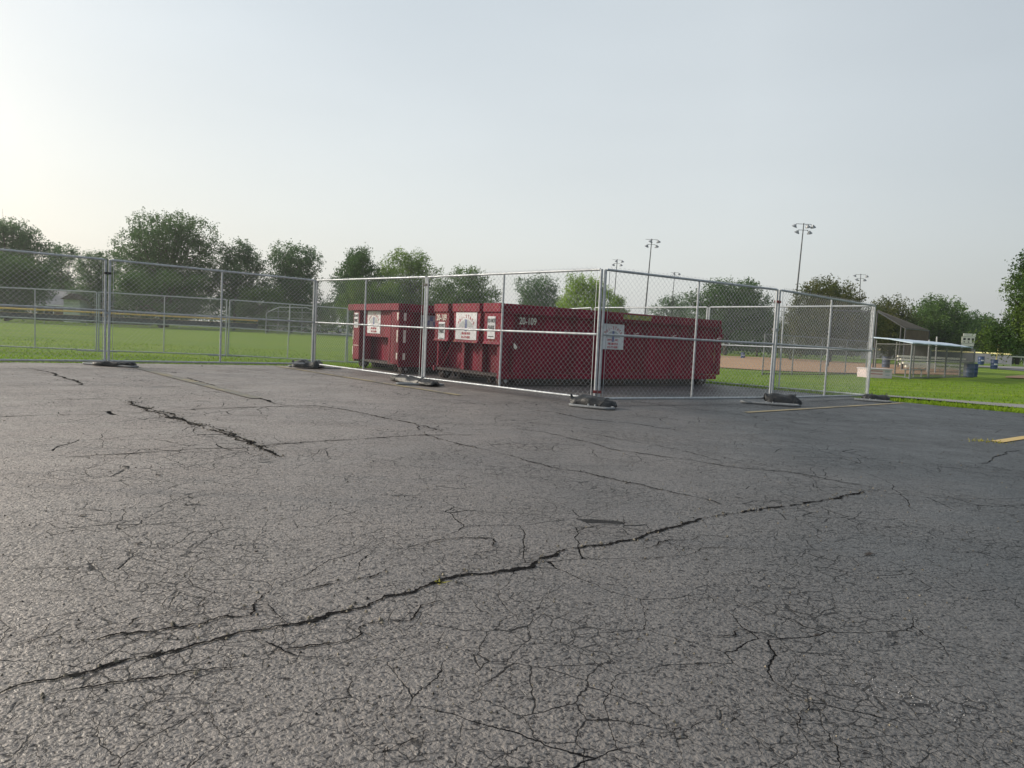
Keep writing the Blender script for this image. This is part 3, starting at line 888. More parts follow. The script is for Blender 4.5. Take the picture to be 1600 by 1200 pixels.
J['b0'] = J['b1'] + Vector((-1, -.05, 0)).normalized() * 3.75
J['b00'] = J['b0'] + Vector((-1, -.12, 0)).normalized() * 3.75
J['bJ'] = Vector((-2.4, 25.8, -.28)); J['C8'] = Vector((-.25, 22.8, -.2)); J['C7'] = Vector((2.2, 20.0, -.06))
gF, gB = 'temporary chain-link panels around the red containers', 'rear panels of the temporary chain-link enclosure'
place_panel(J['L1'], J['L0'], 'galvanised chain-link panel cut off by the left picture edge, nearest of the left run', gF)
place_panel(J['L0'], J['C1'], 'galvanised chain-link panel on the left run between the two leftmost black sandbags', gF)
place_panel(J['C1'], J['C2'], 'galvanised chain-link panel in front of the left red container', gF)
place_panel(J['C2'], J['K'], 'galvanised chain-link panel before the near container end, left of the near corner', gF)
place_panel(J['K'], J['C4'], 'galvanised chain-link panel right of the near corner, over the container long side', gF)
place_panel(J['C4'], J['R'], 'galvanised chain-link panel at the right end of the front run, with open asphalt behind', gF)
place_panel(J['R'], J['C6'], 'galvanised chain-link panel running back from the far right corner over grass', gB)
place_panel(J['C6'], J['C7'], 'galvanised chain-link panel rising just above the front container right half', gB)
place_panel(J['C7'], J['C8'], 'rear galvanised chain-link panel hidden behind the front red container', gB)
place_panel(J['C8'], J['bJ'], 'rear galvanised chain-link panel hidden between the two red containers', gB)
place_panel(J['b5'], J['bJ'], 'rear galvanised chain-link panel hidden behind the left red container', gB)
place_panel(J['b3'], J['b5'], 'rear galvanised chain-link panel standing on the lawn just left of the red containers', gB)
place_panel(J['b1'], J['b3'], 'rear galvanised chain-link panel seen through the left front panel, in front of the large tree', gB)
place_panel(J['b0'], J['b1'], 'rear galvanised chain-link panel on the lawn below the white garage', gB)
place_panel(J['b00'], J['b0'], 'rear galvanised chain-link panel on the lawn cut by the left picture edge', gB)
place_panel(J['L2'], J['L1'], 'front galvanised chain-link panel beyond the left picture edge', gF)

# panel clamps at the junctions
def clamp(p, z, mat, label, rz=0):
    t = empty('panel_clamp', p + Vector((0, 0, z)), rz)
    part(MB().bb(-.055, .055, -.028, -.022, -.02, .02).bb(-.055, .055, .022, .028, -.02, .02), 'clamp_plate', mat, t, False)
    part(MB().tube([(0, -.045, 0), (0, .045, 0)], .006, 6), 'clamp_bolt', M_galv_d, t)
    tag(t, label, 'clamp', 'clamps joining the fence panels')
clamp(J['K'], .16, M_clamp, 'red painted clamp low on the near corner posts above the sandbag')
clamp(J['C4'], 1.20, M_galv, 'steel clamp below the red mark on the posts right of the near corner', R(34))
clamp(J['C4'], 1.66, M_clamp, 'red clamp near the top of the posts right of the near corner', R(34))
clamp(J['L0'], 1.62, M_black, 'dark clamp near the top of the left front posts', R(43))
clamp(J['L0'], .92, M_galv, 'steel clamp at middle rail height on the left front posts', R(43))
clamp(J['C2'], 1.72, M_black, 'dark clamp near the top of the posts in front of the left container', R(-45))
clamp(J['R'], 1.0, M_galv, 'steel clamp on the far right corner posts', R(40))
clamp(J['C1'], 1.1, M_galv, 'steel clamp on the corner posts left of the containers')

# stands and sandbags
def stand(a, b, w, label):
    a = Vector(a).to_2d(); b = Vector(b).to_2d(); d = (b - a); ln = d.length
    t = empty('fence_stand', (*((a + b) / 2), .022), math.atan2(d.y, d.x))
    h = ln / 2; r_ = w / 2; pts = []
    for k in range(9):
        an = -math.pi / 2 + math.pi * k / 8; pts.append((h - r_ + r_ * math.cos(an), r_ * math.sin(an), 0))
    for k in range(9):
        an = math.pi / 2 + math.pi * k / 8; pts.append((-h + r_ + r_ * math.cos(an), r_ * math.sin(an), 0))
    part(MB().tube(pts, .019, 8, closed=True), 'base_loop', M_galv_k, t)
    for s in (-1, 1): part(MB().tube([(s * .05, 0, .0), (s * .05, 0, .03)], .014, 6), 'upright_pin', M_galv_d, t)
    part(MB().tube([(-.05, -r_, 0), (-.05, r_, 0)], .012, 6), 'cross_bar', M_galv_d, t)
    part(MB().tube([(.05, -r_, 0), (.05, r_, 0)], .012, 6), 'cross_bar', M_galv_d, t)
    tag(t, label, 'fence stand', 'tube stands under the fence joints')
def bag_mesh(L_, Wd, H, seed, ears=(1, 1), dip=.25):
    # half-filled vinyl bag: slumped body, creases running to the gathered ends, pointed ends
    nu, nv = 64, 36; V = []; Q = []
    for i in range(nu + 1):
        u = -1 + 2 * i / nu
        sl = .75 + .5 * noise.noise(Vector((u * 1.5 + seed * 5, seed, 0)))         # slump along the bag
        e = max(0.0, 1 - abs(u) ** 3.2) ** .6
        nk = 1 - dip * math.exp(-((u - .15) * 4) ** 2)
        for j in range(nv):
            a = math.tau * j / nv; cy = math.cos(a); cz = math.sin(a)
            wid = Wd / 2 * (.34 + .66 * e) * (1 + .18 * noise.noise(Vector((u * 2, seed * 3, 4))))
            hgt_ = H * (.10 + .95 * e * sl * nk)
            y = math.copysign(abs(cy) ** .85, cy) * wid
            z = hgt_ * (max(0, cz) ** .8)
            p = Vector((u * L_ / 2, y, z))
            q = Vector((p.x * 7, y * 16, z * 9)) + Vector((seed * 13.7, seed * 3.1, 0))
            cre = (abs(noise.noise(q * .7)) - .25) * .028 + (abs(noise.noise(q * 1.8)) - .22) * .008
            fan = .010 * math.sin(a * 9 + seed + 3 * noise.noise(Vector((u * 3, seed, 1)))) * (abs(u) ** 2)
            if cz > .02: p.z += (cre + fan) * min(1, cz * 3); p.y += cre * .7 * cy
            k = max(0, (abs(u) - .72) / .28)
            ear = ears[1] if u > 0 else ears[0]
            p.z += k * k * ear * .085 * (1.1 if cy < 0 else .5); p.x -= math.copysign(k * ear * .025, u)
            p.z += (abs(noise.noise(Vector((a * 2, seed, u * 6)))) * .03) * k
            p.z = max(p.z, .002)
            V.append(p)
    for i in range(nu):
        for j in range(nv): Q.append((i * nv + j, i * nv + (j + 1) % nv, (i + 1) * nv + (j + 1) % nv, (i + 1) * nv + j))
    mb = MB(); mb.add(V, Q); mb.add(V[:nv], [tuple(range(nv))[::-1]]); mb.add(V[-nv:], [tuple(range(nv))])
    return mb
def sandbag(pl, pr, Wd, H, seed, label, ears=(1, 0), dip=.2, lift=.02):
    a = Vector(pl).to_2d(); b = Vector(pr).to_2d(); d = b - a
    t = bag_mesh(d.length, Wd, H, seed, ears, dip).build('sandbag', M_bag, None, True)
    t.location = (*((a + b) / 2), lift); t.rotation_euler = (0, 0, math.atan2(d.y, d.x))
    s = MB()
    for u in (-.28, .25):
        x = u * d.length
        s.tube([(x, -Wd * .50, .012), (x + .03, -Wd * .42, H * .45), (x + .05, -Wd * .15, H * .9), (x + .05, Wd * .1, H * .8)], .006, 6)
    part(s, 'tie_strap', M_bag, t)
    tag(t, label, 'sandbag', 'black sandbags weighing down the fence stands')
def pt(px, py): return gp(px, py, 0.0)
ST = [((133, 569), (213, 575), .16, (146, 571), (212, 574), .26, .15, 'black sandbag on the leftmost fence stand, by the grass edge', (0, 0), .1),
      ((452, 573), (532, 577), .16, (456, 574), (506, 577), .32, .17, 'black sandbag with an upright pointed end, second from the left', (1.3, .9), .1),
      ((620, 601), (692, 603), .16, (614, 594), (682, 605), .34, .14, 'black sandbag before the left container, between two panels', (0, .2), .25),
      ((892, 634), (958, 641), .20, (890, 632), (962, 639), .34, .135, 'largest nearest black sandbag at the front corner of the enclosure', (1.2, .1), .1),
      ((1158, 629), (1248, 636), .18, (1190, 630), (1252, 634), .34, .18, 'black sandbag with a raised tip, right of the near corner', (1.2, 0), .05),
      ((1336, 625), (1392, 630), .16, (1347, 624.5), (1390, 627), .30, .14, 'black sandbag at the far right corner of the fence', (0, .3), .1)]
for i, (sa, sb, sw, ba, bb_, wd, h, lb, er, dp) in enumerate(ST):
    stand(pt(*sa), pt(*sb), sw, lb.replace('black sandbag', 'grey tube stand holding the sandbag'))
    sandbag(pt(*ba), pt(*bb_), wd, h, i + 1.3, lb, er, dp)
for k, nm in (('b1', 'rear left joint on the lawn'), ('b3', 'rear joint in front of the large tree'), ('C6', 'rear joint behind the front container')):
    p = J[k]; t = empty('fence_stand', p + Vector((0, 0, .02)), R(20)); 
    part(MB().bb(-.55, .55, -.035, .035, 0, .03), 'base_bar', M_galv_d, t, False)
    part(MB().tube([(-.05, 0, .03), (-.05, 0, .1)], .013, 6), 'upright_pin', M_galv_d, t)
    part(MB().tube([(.05, 0, .03), (.05, 0, .1)], .013, 6), 'upright_pin', M_galv_d, t)
    tag(t, 'flat steel stand under the ' + nm, 'fence stand', 'tube stands under the fence joints')
J0 = None

# ------------------------------------------------------------------ lettering
def text_mesh(s, size, bold=False, align='CENTER'):
    c = bpy.data.curves.new('txt', 'FONT'); c.body = s; c.size = size; c.align_x = align; c.align_y = 'CENTER'
    c.extrude = .0015
    if bold: c.offset = size * .015
    o = bpy.data.objects.new('txt', c); COL.objects.link(o)
    dg = bpy.context.evaluated_depsgraph_get()
    me = bpy.data.meshes.new_from_object(o.evaluated_get(dg))
    bpy.data.objects.remove(o); bpy.data.curves.remove(c)
    return me
def add_text(bm, s, size, mat4, bold=True, sx=1.0):
    me = text_mesh(s, size, bold); me.transform(Matrix.Diagonal((sx, 1, 1, 1))); me.transform(mat4)
    bm.from_mesh(me); bpy.data.meshes.remove(me)
def text_part(name, items, mat, parent, basis):
    """items: (string, size, x, y, rot, squeeze) in the plane of the panel; basis maps (x right, y up, z out) to local"""
    out_ = []
    groups = [[i] for i in items] if any(len(i[0]) > 1 for i in items) else [items]
    arch = [i for i in items if len(i[0]) == 1]
    if arch and len(arch) < len(items): groups = [arch] + [[i] for i in items if len(i[0]) > 1]
    for gr in groups:
        bm = bmesh.new()
        for s_, size, x, y, rot, sx in gr:
            add_text(bm, s_, size, basis @ Matrix.Translation((x, y, .006)) @ Matrix.Rotation(rot, 4, 'Z'), True, sx)
        me = bpy.data.meshes.new(name); bm.to_mesh(me); bm.free()
        out_.append(link_mesh(name, me, mat, parent))
    return out_[0]
def company_sign(parent, basis, w=.62, h=.80):
    pl = MB().bb(-w / 2, w / 2, -h / 2, h / 2, -.004, .004, basis).build('company_sign', M_white, parent)
    pl['label'] = 'white sign with red arched lettering and a grey hill logo'
    it = []
    word = 'TRI-STATE'; n = len(word); rad = w * .52
    for i, ch in enumerate(word):
        a = R(58) - R(116) * i / (n - 1)
        it.append((ch, h * .175, -math.sin(a) * rad * .80, h * .47 - rad * .92 + math.cos(a) * rad * .72, a * .62, .85))
    it.append(('DISPOSAL, INC.', h * .115, 0, -h * .13, 0, .80))
    text_part('sign_lettering', it, M_letter_red, pl, basis)
    text_part('sign_lettering', [('708-388-9910', h * .125, 0, -h * .285, 0, .80), ('815-773-8300', h * .125, 0, -h * .42, 0, .80)], M_letter_red, pl, basis)
    pts = [(-w * .34, -.04 * h), (-w * .26, .10 * h), (-w * .13, .2 * h), (0, .235 * h), (w * .13, .2 * h), (w * .26, .10 * h), (w * .34, -.04 * h)]
    MB().prism(pts, 'z', .0045, .0065, basis).build('sign_logo', M_logo_grey, pl)
    MB().bb(-w * .05, w * .05, -.20 * h, .22 * h, .0066, .0085, basis).build('sign_logo', M_letter_blue, pl)
    return pl
def park_sticker(parent, basis, w=.25, h=.42):
    pl = MB().bb(-w / 2, w / 2, -h / 2, h / 2, -.003, .003, basis).build('warning_sticker', M_white, parent)
    pl['label'] = 'white sticker reading DO NOT PARK in black'
    text_part('sticker_lettering', [('DO NOT', h * .25, 0, h * .30, 0, .62), ('PARK', h * .30, 0, -h * .02, 0, .72), ('HERE', h * .10, 0, -h * .38, 0, .9)][:2], M_letter_black, pl, basis)
    MB().bb(-w * .35, w * .35, -h * .42, -h * .38, .0045, .006, basis).build('sticker_stripe', M_letter_black, pl)
    return pl

# ------------------------------------------------------------------ roll-off containers
def basis_end(x, yc, zc):    # panel on the end face (normal -x): right direction = -y
    return Matrix(((0, 0, -1, x), (-1, 0, 0, yc), (0, 1, 0, zc), (0, 0, 0, 1)))
def basis_side(xc, y, zc):   # panel on the long near face (normal -y): right = +x
    return Matrix(((1, 0, 0, xc), (0, 0, -1, y), (0, 1, 0, zc), (0, 0, 0, 1)))
def dent_wall(x0, x1, z0, z1, y, thick, seed, amp=.010, nx=60, nz=14, ax='y'):
    mb = MB(); vs = []
    for s in (0, 1):
        for k in range(nz + 1):
            for i in range(nx + 1):
                u = x0 + (x1 - x0) * i / nx; z = z0 + (z1 - z0) * k / nz
                e = min(1, min(i, nx - i) / 3) * min(1, min(k, nz - k) / 2)
                o = noise.noise(Vector((u * 1.1, z * 1.6, seed))) * amp * e + noise.noise(Vector((u * 3, z * 4, seed))) * amp * .4 * e
                v = y + s * thick + o
                vs.append((u, v, z) if ax == 'y' else (v, u, z))
    n = (nx + 1) * (nz + 1); fs = []
    for k in range(nz):
        for i in range(nx):
            a = k * (nx + 1) + i
            fs.append((a, a + 1, a + nx + 2, a + nx + 1)); fs.append((n + a, n + a + nx + 1, n + a + nx + 2, n + a + 1))
    for i in range(nx):
        a = i; fs.append((a, n + a, n + a + 1, a + 1)); a = nz * (nx + 1) + i; fs.append((a, a + 1, n + a + 1, n + a))
    for k in range(nz):
        a = k * (nx + 1); fs.append((a, a + nx + 1, n + a + nx + 1, n + a)); a += nx; fs.append((a, n + a, n + a + nx + 1, a + nx + 1))
    mb.add(vs, fs); return mb
def container(name, loc, rz, Lc, Wc, front, label):
    t = empty(name, loc, rz)
    z0, z1 = .15, 1.47; th = .05; rim = .17
    b = lambda mb, nm, mat=M_red, sm_=False, bev=.004: mb.build(nm, mat, t, sm_, bev)
    x_in = .02 if front == 'posts' else .14
    b(dent_wall(.06, Lc - .04, z0 + .1, z1 - rim, 0.085, th, 3.1), 'side_wall', M_red, True, 0)
    b(dent_wall(.06, Lc - .04, z0 + .1, z1 - rim, Wc - .085 - th, th, 8.1), 'side_wall', M_red, True, 0)
    b(MB().bb(.06, Lc - .04, .04, Wc - .04, z0 + .02, z0 + .07), 'floor', M_under)
    b(MB().bb(.02, Lc - .02, 0.0, .06, z0, z0 + .098), 'bottom_sill')
    b(MB().bb(.02, Lc - .02, Wc - .06, Wc, z0, z0 + .098), 'bottom_sill')
    # top rim: square tubes standing proud of the walls
    b(MB().bb(.10, Lc + .0, -.05, .085, z1 - rim, z1), 'top_rim', M_red, False, .012)
    b(MB().bb(.10, Lc + .0, Wc - .085, Wc + .05, z1 - rim, z1), 'top_rim', M_red, False, .012)
    b(MB().bb(Lc - .11, Lc - .002, .087, Wc - .087, z1 - rim, z1 - .002), 'top_rim')
    # far end wall and its posts
    b(dent_wall(.07, Wc - .07, z0 + .1, z1 - rim, Lc - .10, .05, 5.5, .006, 16, 10, 'x'), 'end_wall', M_red, True, 0)
    b(MB().bb(Lc - .038, Lc + .06, -.03, .075, z0 + .10, z1 - rim - .002), 'corner_post')
    b(MB().bb(Lc - .038, Lc + .06, Wc - .075, Wc + .03, z0 + .10, z1 - rim - .002), 'corner_post')
    b(MB().bb(Lc + .062, Lc + .068, .0, .05, .60, .95), 'reflective_tape', M_reflect)
    b(MB().bb(Lc + .061, Lc + .19, .02, .06, z1 - .40, z1 - .30), 'door_latch', M_red)
    b(MB().bb(Lc + .061, Lc + .13, .1, .16, .42, .50), 'door_hinge', M_under)
    if front == 'plates':
        b(MB().bb(.10, .24, .087, Wc - .087, z1 - .10, z1 - .002), 'top_rim', M_red_rust)
        b(dent_wall(.04, Wc - .04, z0, z1 - .12, .31, .04, 2.2, .008, 20, 10, 'x'), 'end_wall', M_red, True, 0)
        pr = [(0.0, .54, .0), (.66, 1.60, .06), (1.76, Wc, .0)]
        for i, (ya, yb, tp) in enumerate(pr):
            # plate leans back slightly towards its lower edge, with folded edges
            poly = [(.0, z1 + .003), (.02, z1 - .13), (.075, .80), (.02, .745), (.10, .735), (.285, .735), (.285, z1 - .11), (.098, z1 - .11), (.098, z1 + .003)]
            poly = [(.0, z1 + .003), (.0, z1 - .15), (.035, z1 - .17), (.035, .79), (.0, .745), (.29, .745), (.29, z1 - .12), (.095, z1 - .12), (.095, z1 + .003)]
            mb = MB(); n = len(poly)
            vs = [(p[0], ya + (tp if p[1] < 1 else 0), p[1]) for p in poly] + [(p[0], yb - (tp if p[1] < 1 else 0), p[1]) for p in poly]
            fs = [tuple(range(n)), tuple(range(n, 2 * n))[::-1]] + [(k, n + k, n + (k + 1) % n, (k + 1) % n) for k in range(n)]
            mb.add(vs, fs); o = b(mb, 'end_plate', M_red_rust)
            if i == 0: o['label'] = 'rusty end plate with a DO NOT PARK sticker'
            if i == 1: o['label'] = 'rusty wide middle end plate carrying the company sign'
            if i == 2: o['label'] = 'end plate numbered 20-109'
        company_sign(t, basis_end(.028, 1.13, 1.06), .72, .52)
        park_sticker(t, basis_end(.030, .30, 1.04), .24, .40)
        park_sticker(t, basis_end(.030, 2.02, .94), .24, .36)
        text_part('unit_number', [('20-109', .17, 0, 0, 0, .80)], M_letter_cream, t, basis_end(.030, 2.03, 1.20))['label'] = 'number 20-109 in cream'
        b(MB().bb(.12, .24, .06, .16, z0, .742), 'corner_post')
        b(MB().bb(.12, .24, Wc - .16, Wc - .06, z0, .742), 'corner_post')
        b(MB().bb(.20, .295, .80, .90, z0, .742), 'end_stiffener'); b(MB().bb(.20, .295, 1.42, 1.52, z0, .742), 'end_stiffener')
        b(MB().tube([(.12, 1.75, .70), (.13, 2.08, .30)], .018, 6), 'hook_rod', M_red_rust, True, 0)
        b(MB().bb(.34, .60, .30, Wc - .30, z0 - .06, z0 - .002), 'end_beam', M_under)
    else:
        b(MB().bb(-.05, .20, -.05, .62, z1 - .145, z1), 'front_rim')
        b(MB().bb(-.05, .0985, .622, Wc + .22, z1 - .145, z1 - .001), 'front_rim')
        b(dent_wall(.30, Wc - .06, z0, z1 - rim, .36, .04, 4.2, .008, 20, 10, 'x'), 'end_wall', M_red, True, 0)
        b(MB().prism([(0, z0 + .05), (.26, z0 + .05), (.30, z1 - .15), (-.0, z1 - .15)], 'y', .0, .36), 'corner_post')
        b(MB().bb(.0, .26, Wc - .34, Wc - .0, z0 + .05, z1 - .15), 'corner_post')
        mb = MB().bb(.10, .255, .62, Wc - .36, .745, z1 - .15); b(mb, 'end_plate')
        company_sign(t, basis_end(.094, 1.40, 1.07), .66, .50)
        park_sticker(t, basis_end(-.006, Wc - .17, 1.10), .22, .34)
        for yy, za, zb in ((.055, 1.12, 1.28), (.055, .66, .92), (.055, .30, .44)):
            b(MB().bb(-.010, -.003, yy - .03, yy + .03, za, zb), 'reflective_tape', M_reflect)
            b(MB().bb(.10, .16, -.012, -.004, za, zb), 'reflective_tape', M_reflect)
        for za, zb in ((.66, .86), (.30, .50)):
            b(MB().bb(-.010, -.003, Wc - .04, Wc - .0, za, zb), 'reflective_tape', M_reflect)
        b(MB().bb(-.012, -.002, Wc - .33, Wc - .06, .515, .53), 'post_seam', M_reflect)
        b(MB().bb(.06, .256, .50, .60, z0 + .02, z1 - .16), 'end_stiffener'); b(MB().bb(.08, .256, Wc - .46, Wc - .38, z0 + .02, .744), 'end_stiffener')
        b(MB().bb(.37, .58, .36, Wc - .36, z0 - .06, z0 - .003), 'end_beam', M_under)
        pl = b(MB().bb(-.42 / 2 + .75, .42 / 2 + .75, .060, .066, .98, 1.26), 'faded_sticker', M_logo_grey)
        pl['label'] = 'faded blue-grey sticker on the shaded side'
        for xx_, zz_ in ((.62, 1.17), (.72, 1.10), (.80, 1.19), (.88, 1.08)): b(MB().bb(xx_ - .035, xx_ + .035, .054, .0595, zz_ - .05, zz_ + .05), 'logo_mark', M_letter_blue, False, 0)
    # near side extras
    if front == 'plates':
        text_part('unit_number', [('20-109', .175, 0, 0, 0, .80)], M_letter_cream, t, basis_side(.66, .064, 1.18))['label'] = 'number 20-109 on the long side'
        company_sign(t, basis_side(2.80, .060, .985), .60, .50)
        pl = b(MB().bb(2.95, 3.75, -.056, -.051, z1 - .125, z1 - .035), 'notice_strip', M_notice); pl['label'] = 'faded yellow-green notice strip on the rim'
        for x, z, r_ in ((.24, .95, 0), (.36, .76, .35)):
            m4 = Matrix.Translation((x, .066, z)) @ Matrix.Rotation(-r_ - .45, 4, 'Y')
            b(MB().bb(-.03, .03, -.004, .004, -.10, .10, m4), 'reflective_tape', M_reflect, False, 0)
        b(MB().bb(.03, .16, -.012, .05, z0 + .10, z1 - rim - .003), 'corner_post')
    for x in (1.0, 2.2, 3.4, 4.6): b(MB().bb(x - .006, x + .006, .066, .074, z0 + .10, z1 - rim - .002), 'weld_seam', M_red_rust, False, 0)
    # running gear
    for ya, yb in ((.07, .13), (Wc - .13, Wc - .07)): b(MB().bb(.45, Lc - .80, ya, yb, .03, z0 - .003), 'shade_beam', M_under)  # black beams added to block light and darken the gap under the body
    for yy in (.62, Wc - .62): b(MB().bb(.25, Lc - .15, yy - .05, yy + .05, .035, z0 + .018), 'skid_rail', M_under)
    for x in np.linspace(.5, Lc - .5, 9): b(MB().bb(x - .03, x + .03, .06, Wc - .06, z0 - .055, z0 + .017), 'cross_member', M_under)
    for x, r_ in ((.22, .10), (Lc - .42, .135)):
        for s, yy in ((-1, .15), (1, Wc - .15)):
            w = empty('wheel', (x, yy, r_ + .002)); w.parent = t
            rot = Matrix.Rotation(math.pi / 2, 4, 'X')
            MB().lathe([(.03, -.09), (r_ - .01, -.09), (r_, -.075), (r_, .075), (r_ - .01, .09), (.03, .09)], 18, (0, 0, 0), rot).build('roller', M_under, w, True)
            MB().lathe([(.001, -.10), (.03, -.10), (.03, .10), (.001, .10)], 10, (0, 0, 0), rot).build('hub', M_galv_d, w, True)
    for yy in (.18, .36): b(MB().prism([(Lc - .75, z0 + .10), (Lc - .2, z0 + .10), (Lc - .30, .06), (Lc - .52, .06)], 'y', yy - .02, yy + .02), 'axle_bracket', M_under)
    b(MB().tube([(Lc + .0, .3, .30), (Lc + .18, .3, .33)], .045, 8), 'door_roller', M_under, True, 0)
    b(MB().tube([(Lc + .18, .25, .33), (Lc + .18, .38, .33)], .055, 12), 'door_roller', M_under, True, 0)
    tag(t, label, 'dumpster', 'red roll-off containers inside the fence')
    return t
RZ = R(36.5)
container('waste_container', (-.26, 12.42, 0), RZ, 6.05, 2.30, 'plates', 'front red roll-off container marked 20-109, its long side facing right towards the viewer')
container('waste_container', (-2.40, 14.80, 0), RZ, 6.05, 2.30, 'posts', 'rear red roll-off container at the left with broad corner posts and reflective strips')

# ------------------------------------------------------------------ trees
def tree(label, cx, top, wpx, Y, mat, zbot=2.0, nl=18, leaves=9000, ls=.30, seed=1, cat='tree', group='trees beyond the ball field', squash=1.0, depth=.8, name='tree', hollow=.45, taper=.75, cone=False):
    g = np.random.default_rng(seed)
    top_p = at(cx, top, Y); ztop = top_p.z; x0 = top_p.x; gz = G(x0, Y)
    w = wpx / FPX * Y
    Hc = ztop - zbot
    nl = int(nl * 1.3); leaves = int(leaves * 2.5); ls *= .82; w *= 1.06
    if cone: leaves = int(leaves * 1.1); w /= 1.06
    t = empty(name, (x0, Y, gz))
    lob = []
    for i in range(nl):
        u = (i + .5) / nl
        zc = .10 + .82 * u
        prof = (math.sin(math.pi * min(1, (zc + .22) / 1.30)) ** .5) * (1 if zc < .6 else 1 - (zc - .6) * taper)
        if cone: prof = 1.12 - .98 * u
        an = i * 2.4 + g.uniform(-.5, .5); rr = (g.uniform(.15, 1.0) ** .6) * prof * .5
        lr = g.uniform(.15, .25) * min(w, Hc * 1.1) * (1.1 - .30 * u)
        if cone: lr = w * .13 * (1.25 - .65 * u); rr = (.35 + .65 * g.random()) * prof * .5
        lob.append((math.cos(an) * rr * w, math.sin(an) * rr * w * depth, zbot + zc * Hc, lr))
    hmax = max(l[2] + l[3] * .8 for l in lob); shift = ztop - hmax
    lob = [(a, b, c + (shift if c > zbot + Hc * .4 else shift * .3), d) for a, b, c, d in lob]
    xr = max(l[0] + l[3] for l in lob); xl = min(l[0] - l[3] for l in lob)
    kx = w / (xr - xl); ox = (xr + xl) / 2
    lob = [((a - ox) * kx, b * kx, c, d * (kx ** .5)) for a, b, c, d in lob]
    for i in range(16):   # small sprigs that break the outline
        an = g.uniform(0, math.tau); u = g.uniform(.25, 1.0); big_ = lob[g.integers(0, len(lob))]
        e = Vector((math.cos(an), math.sin(an) * .6, g.uniform(-.1, 1.0))).normalized() * big_[3] * g.uniform(1.0, 1.35)
        lob.append((big_[0] + e.x, big_[1] + e.y, big_[2] + e.z * .85, big_[3] * g.uniform(.25, .45)))
    wt = np.array([l[3] ** 2 for l in lob]); wt /= wt.sum()
    idx = g.choice(len(lob), leaves, p=wt); LB = np.array(lob)[idx]
    # sprays: leaves clustered on small twigs so the outline is ragged
    nsp = leaves // 9
    sp_i = g.choice(len(lob), nsp, p=wt); d = g.normal(size=(nsp, 3)); d /= np.linalg.norm(d, axis=1)[:, None]
    rr = g.uniform(hollow, 1.0, nsp) ** .6 * g.uniform(.85, 1.18, nsp)
    SPc = np.array(lob)[sp_i][:, :3] + d * (np.array(lob)[sp_i][:, 3] * rr)[:, None] * np.array([1, 1, .78 * squash])
    spd = d + g.normal(0, .5, (nsp, 3)); spd[:, 2] += .25; spd /= np.linalg.norm(spd, axis=1)[:, None]
    k = g.integers(0, nsp, leaves)
    tt = g.uniform(-.4, 1.0, leaves) * ls * 3.2
    C = SPc[k] + spd[k] * tt[:, None] + g.normal(0, ls * .55, (leaves, 3))
    C[:, 2] -= gz
    a = g.normal(size=(leaves, 3)); a /= np.linalg.norm(a, axis=1)[:, None]
    b_ = np.cross(a, g.normal(size=(leaves, 3))); b_ /= np.linalg.norm(b_, axis=1)[:, None]
    s = ls * g.uniform(.55, 1.15, leaves)[:, None]
    V = np.stack([C - a * s * .6, C + b_ * s * .32, C + a * s * .6, C - b_ * s * .32], 1).reshape(-1, 3)
    me = np_mesh('crown', V, np.arange(4 * leaves).reshape(-1, 4))
    link_mesh('crown', me, mat, t)
    tr = max(.10, w * .022) * (1 if name == 'tree' else .5)
    zf = zbot + Hc * .35 - gz
    mb = MB().tube([(0, 0, -.1), (g.normal(0, .1), 0, zf * .5), (g.normal(0, .2), 0, zf), (g.normal(0, .3), 0, zf + Hc * .3)], [tr * 1.25, tr, tr * .8, tr * .35], 8)
    mb.build('trunk', M_bark, t, True)
    mb = MB()
    for l in lob:
        e = Vector((l[0], l[1], l[2] - gz)); s0 = Vector((0, 0, zf * g.uniform(.55, 1.1)))
        md = s0.lerp(e, .5) + Vector((0, 0, -.06 * (e - s0).length))
        mb.tube([s0, md, e], [tr * .42, tr * .25, tr * .07], 5)
        for _ in range(2):
            q = e + Vector(g.normal(0, 1, 3)) * l[3] * .6
            mb.tube([md.lerp(e, .5), q], [tr * .14, tr * .03], 4)
    mb.build('limbs', M_bark, t, True)
    tag(t, label, cat, group)
    return t
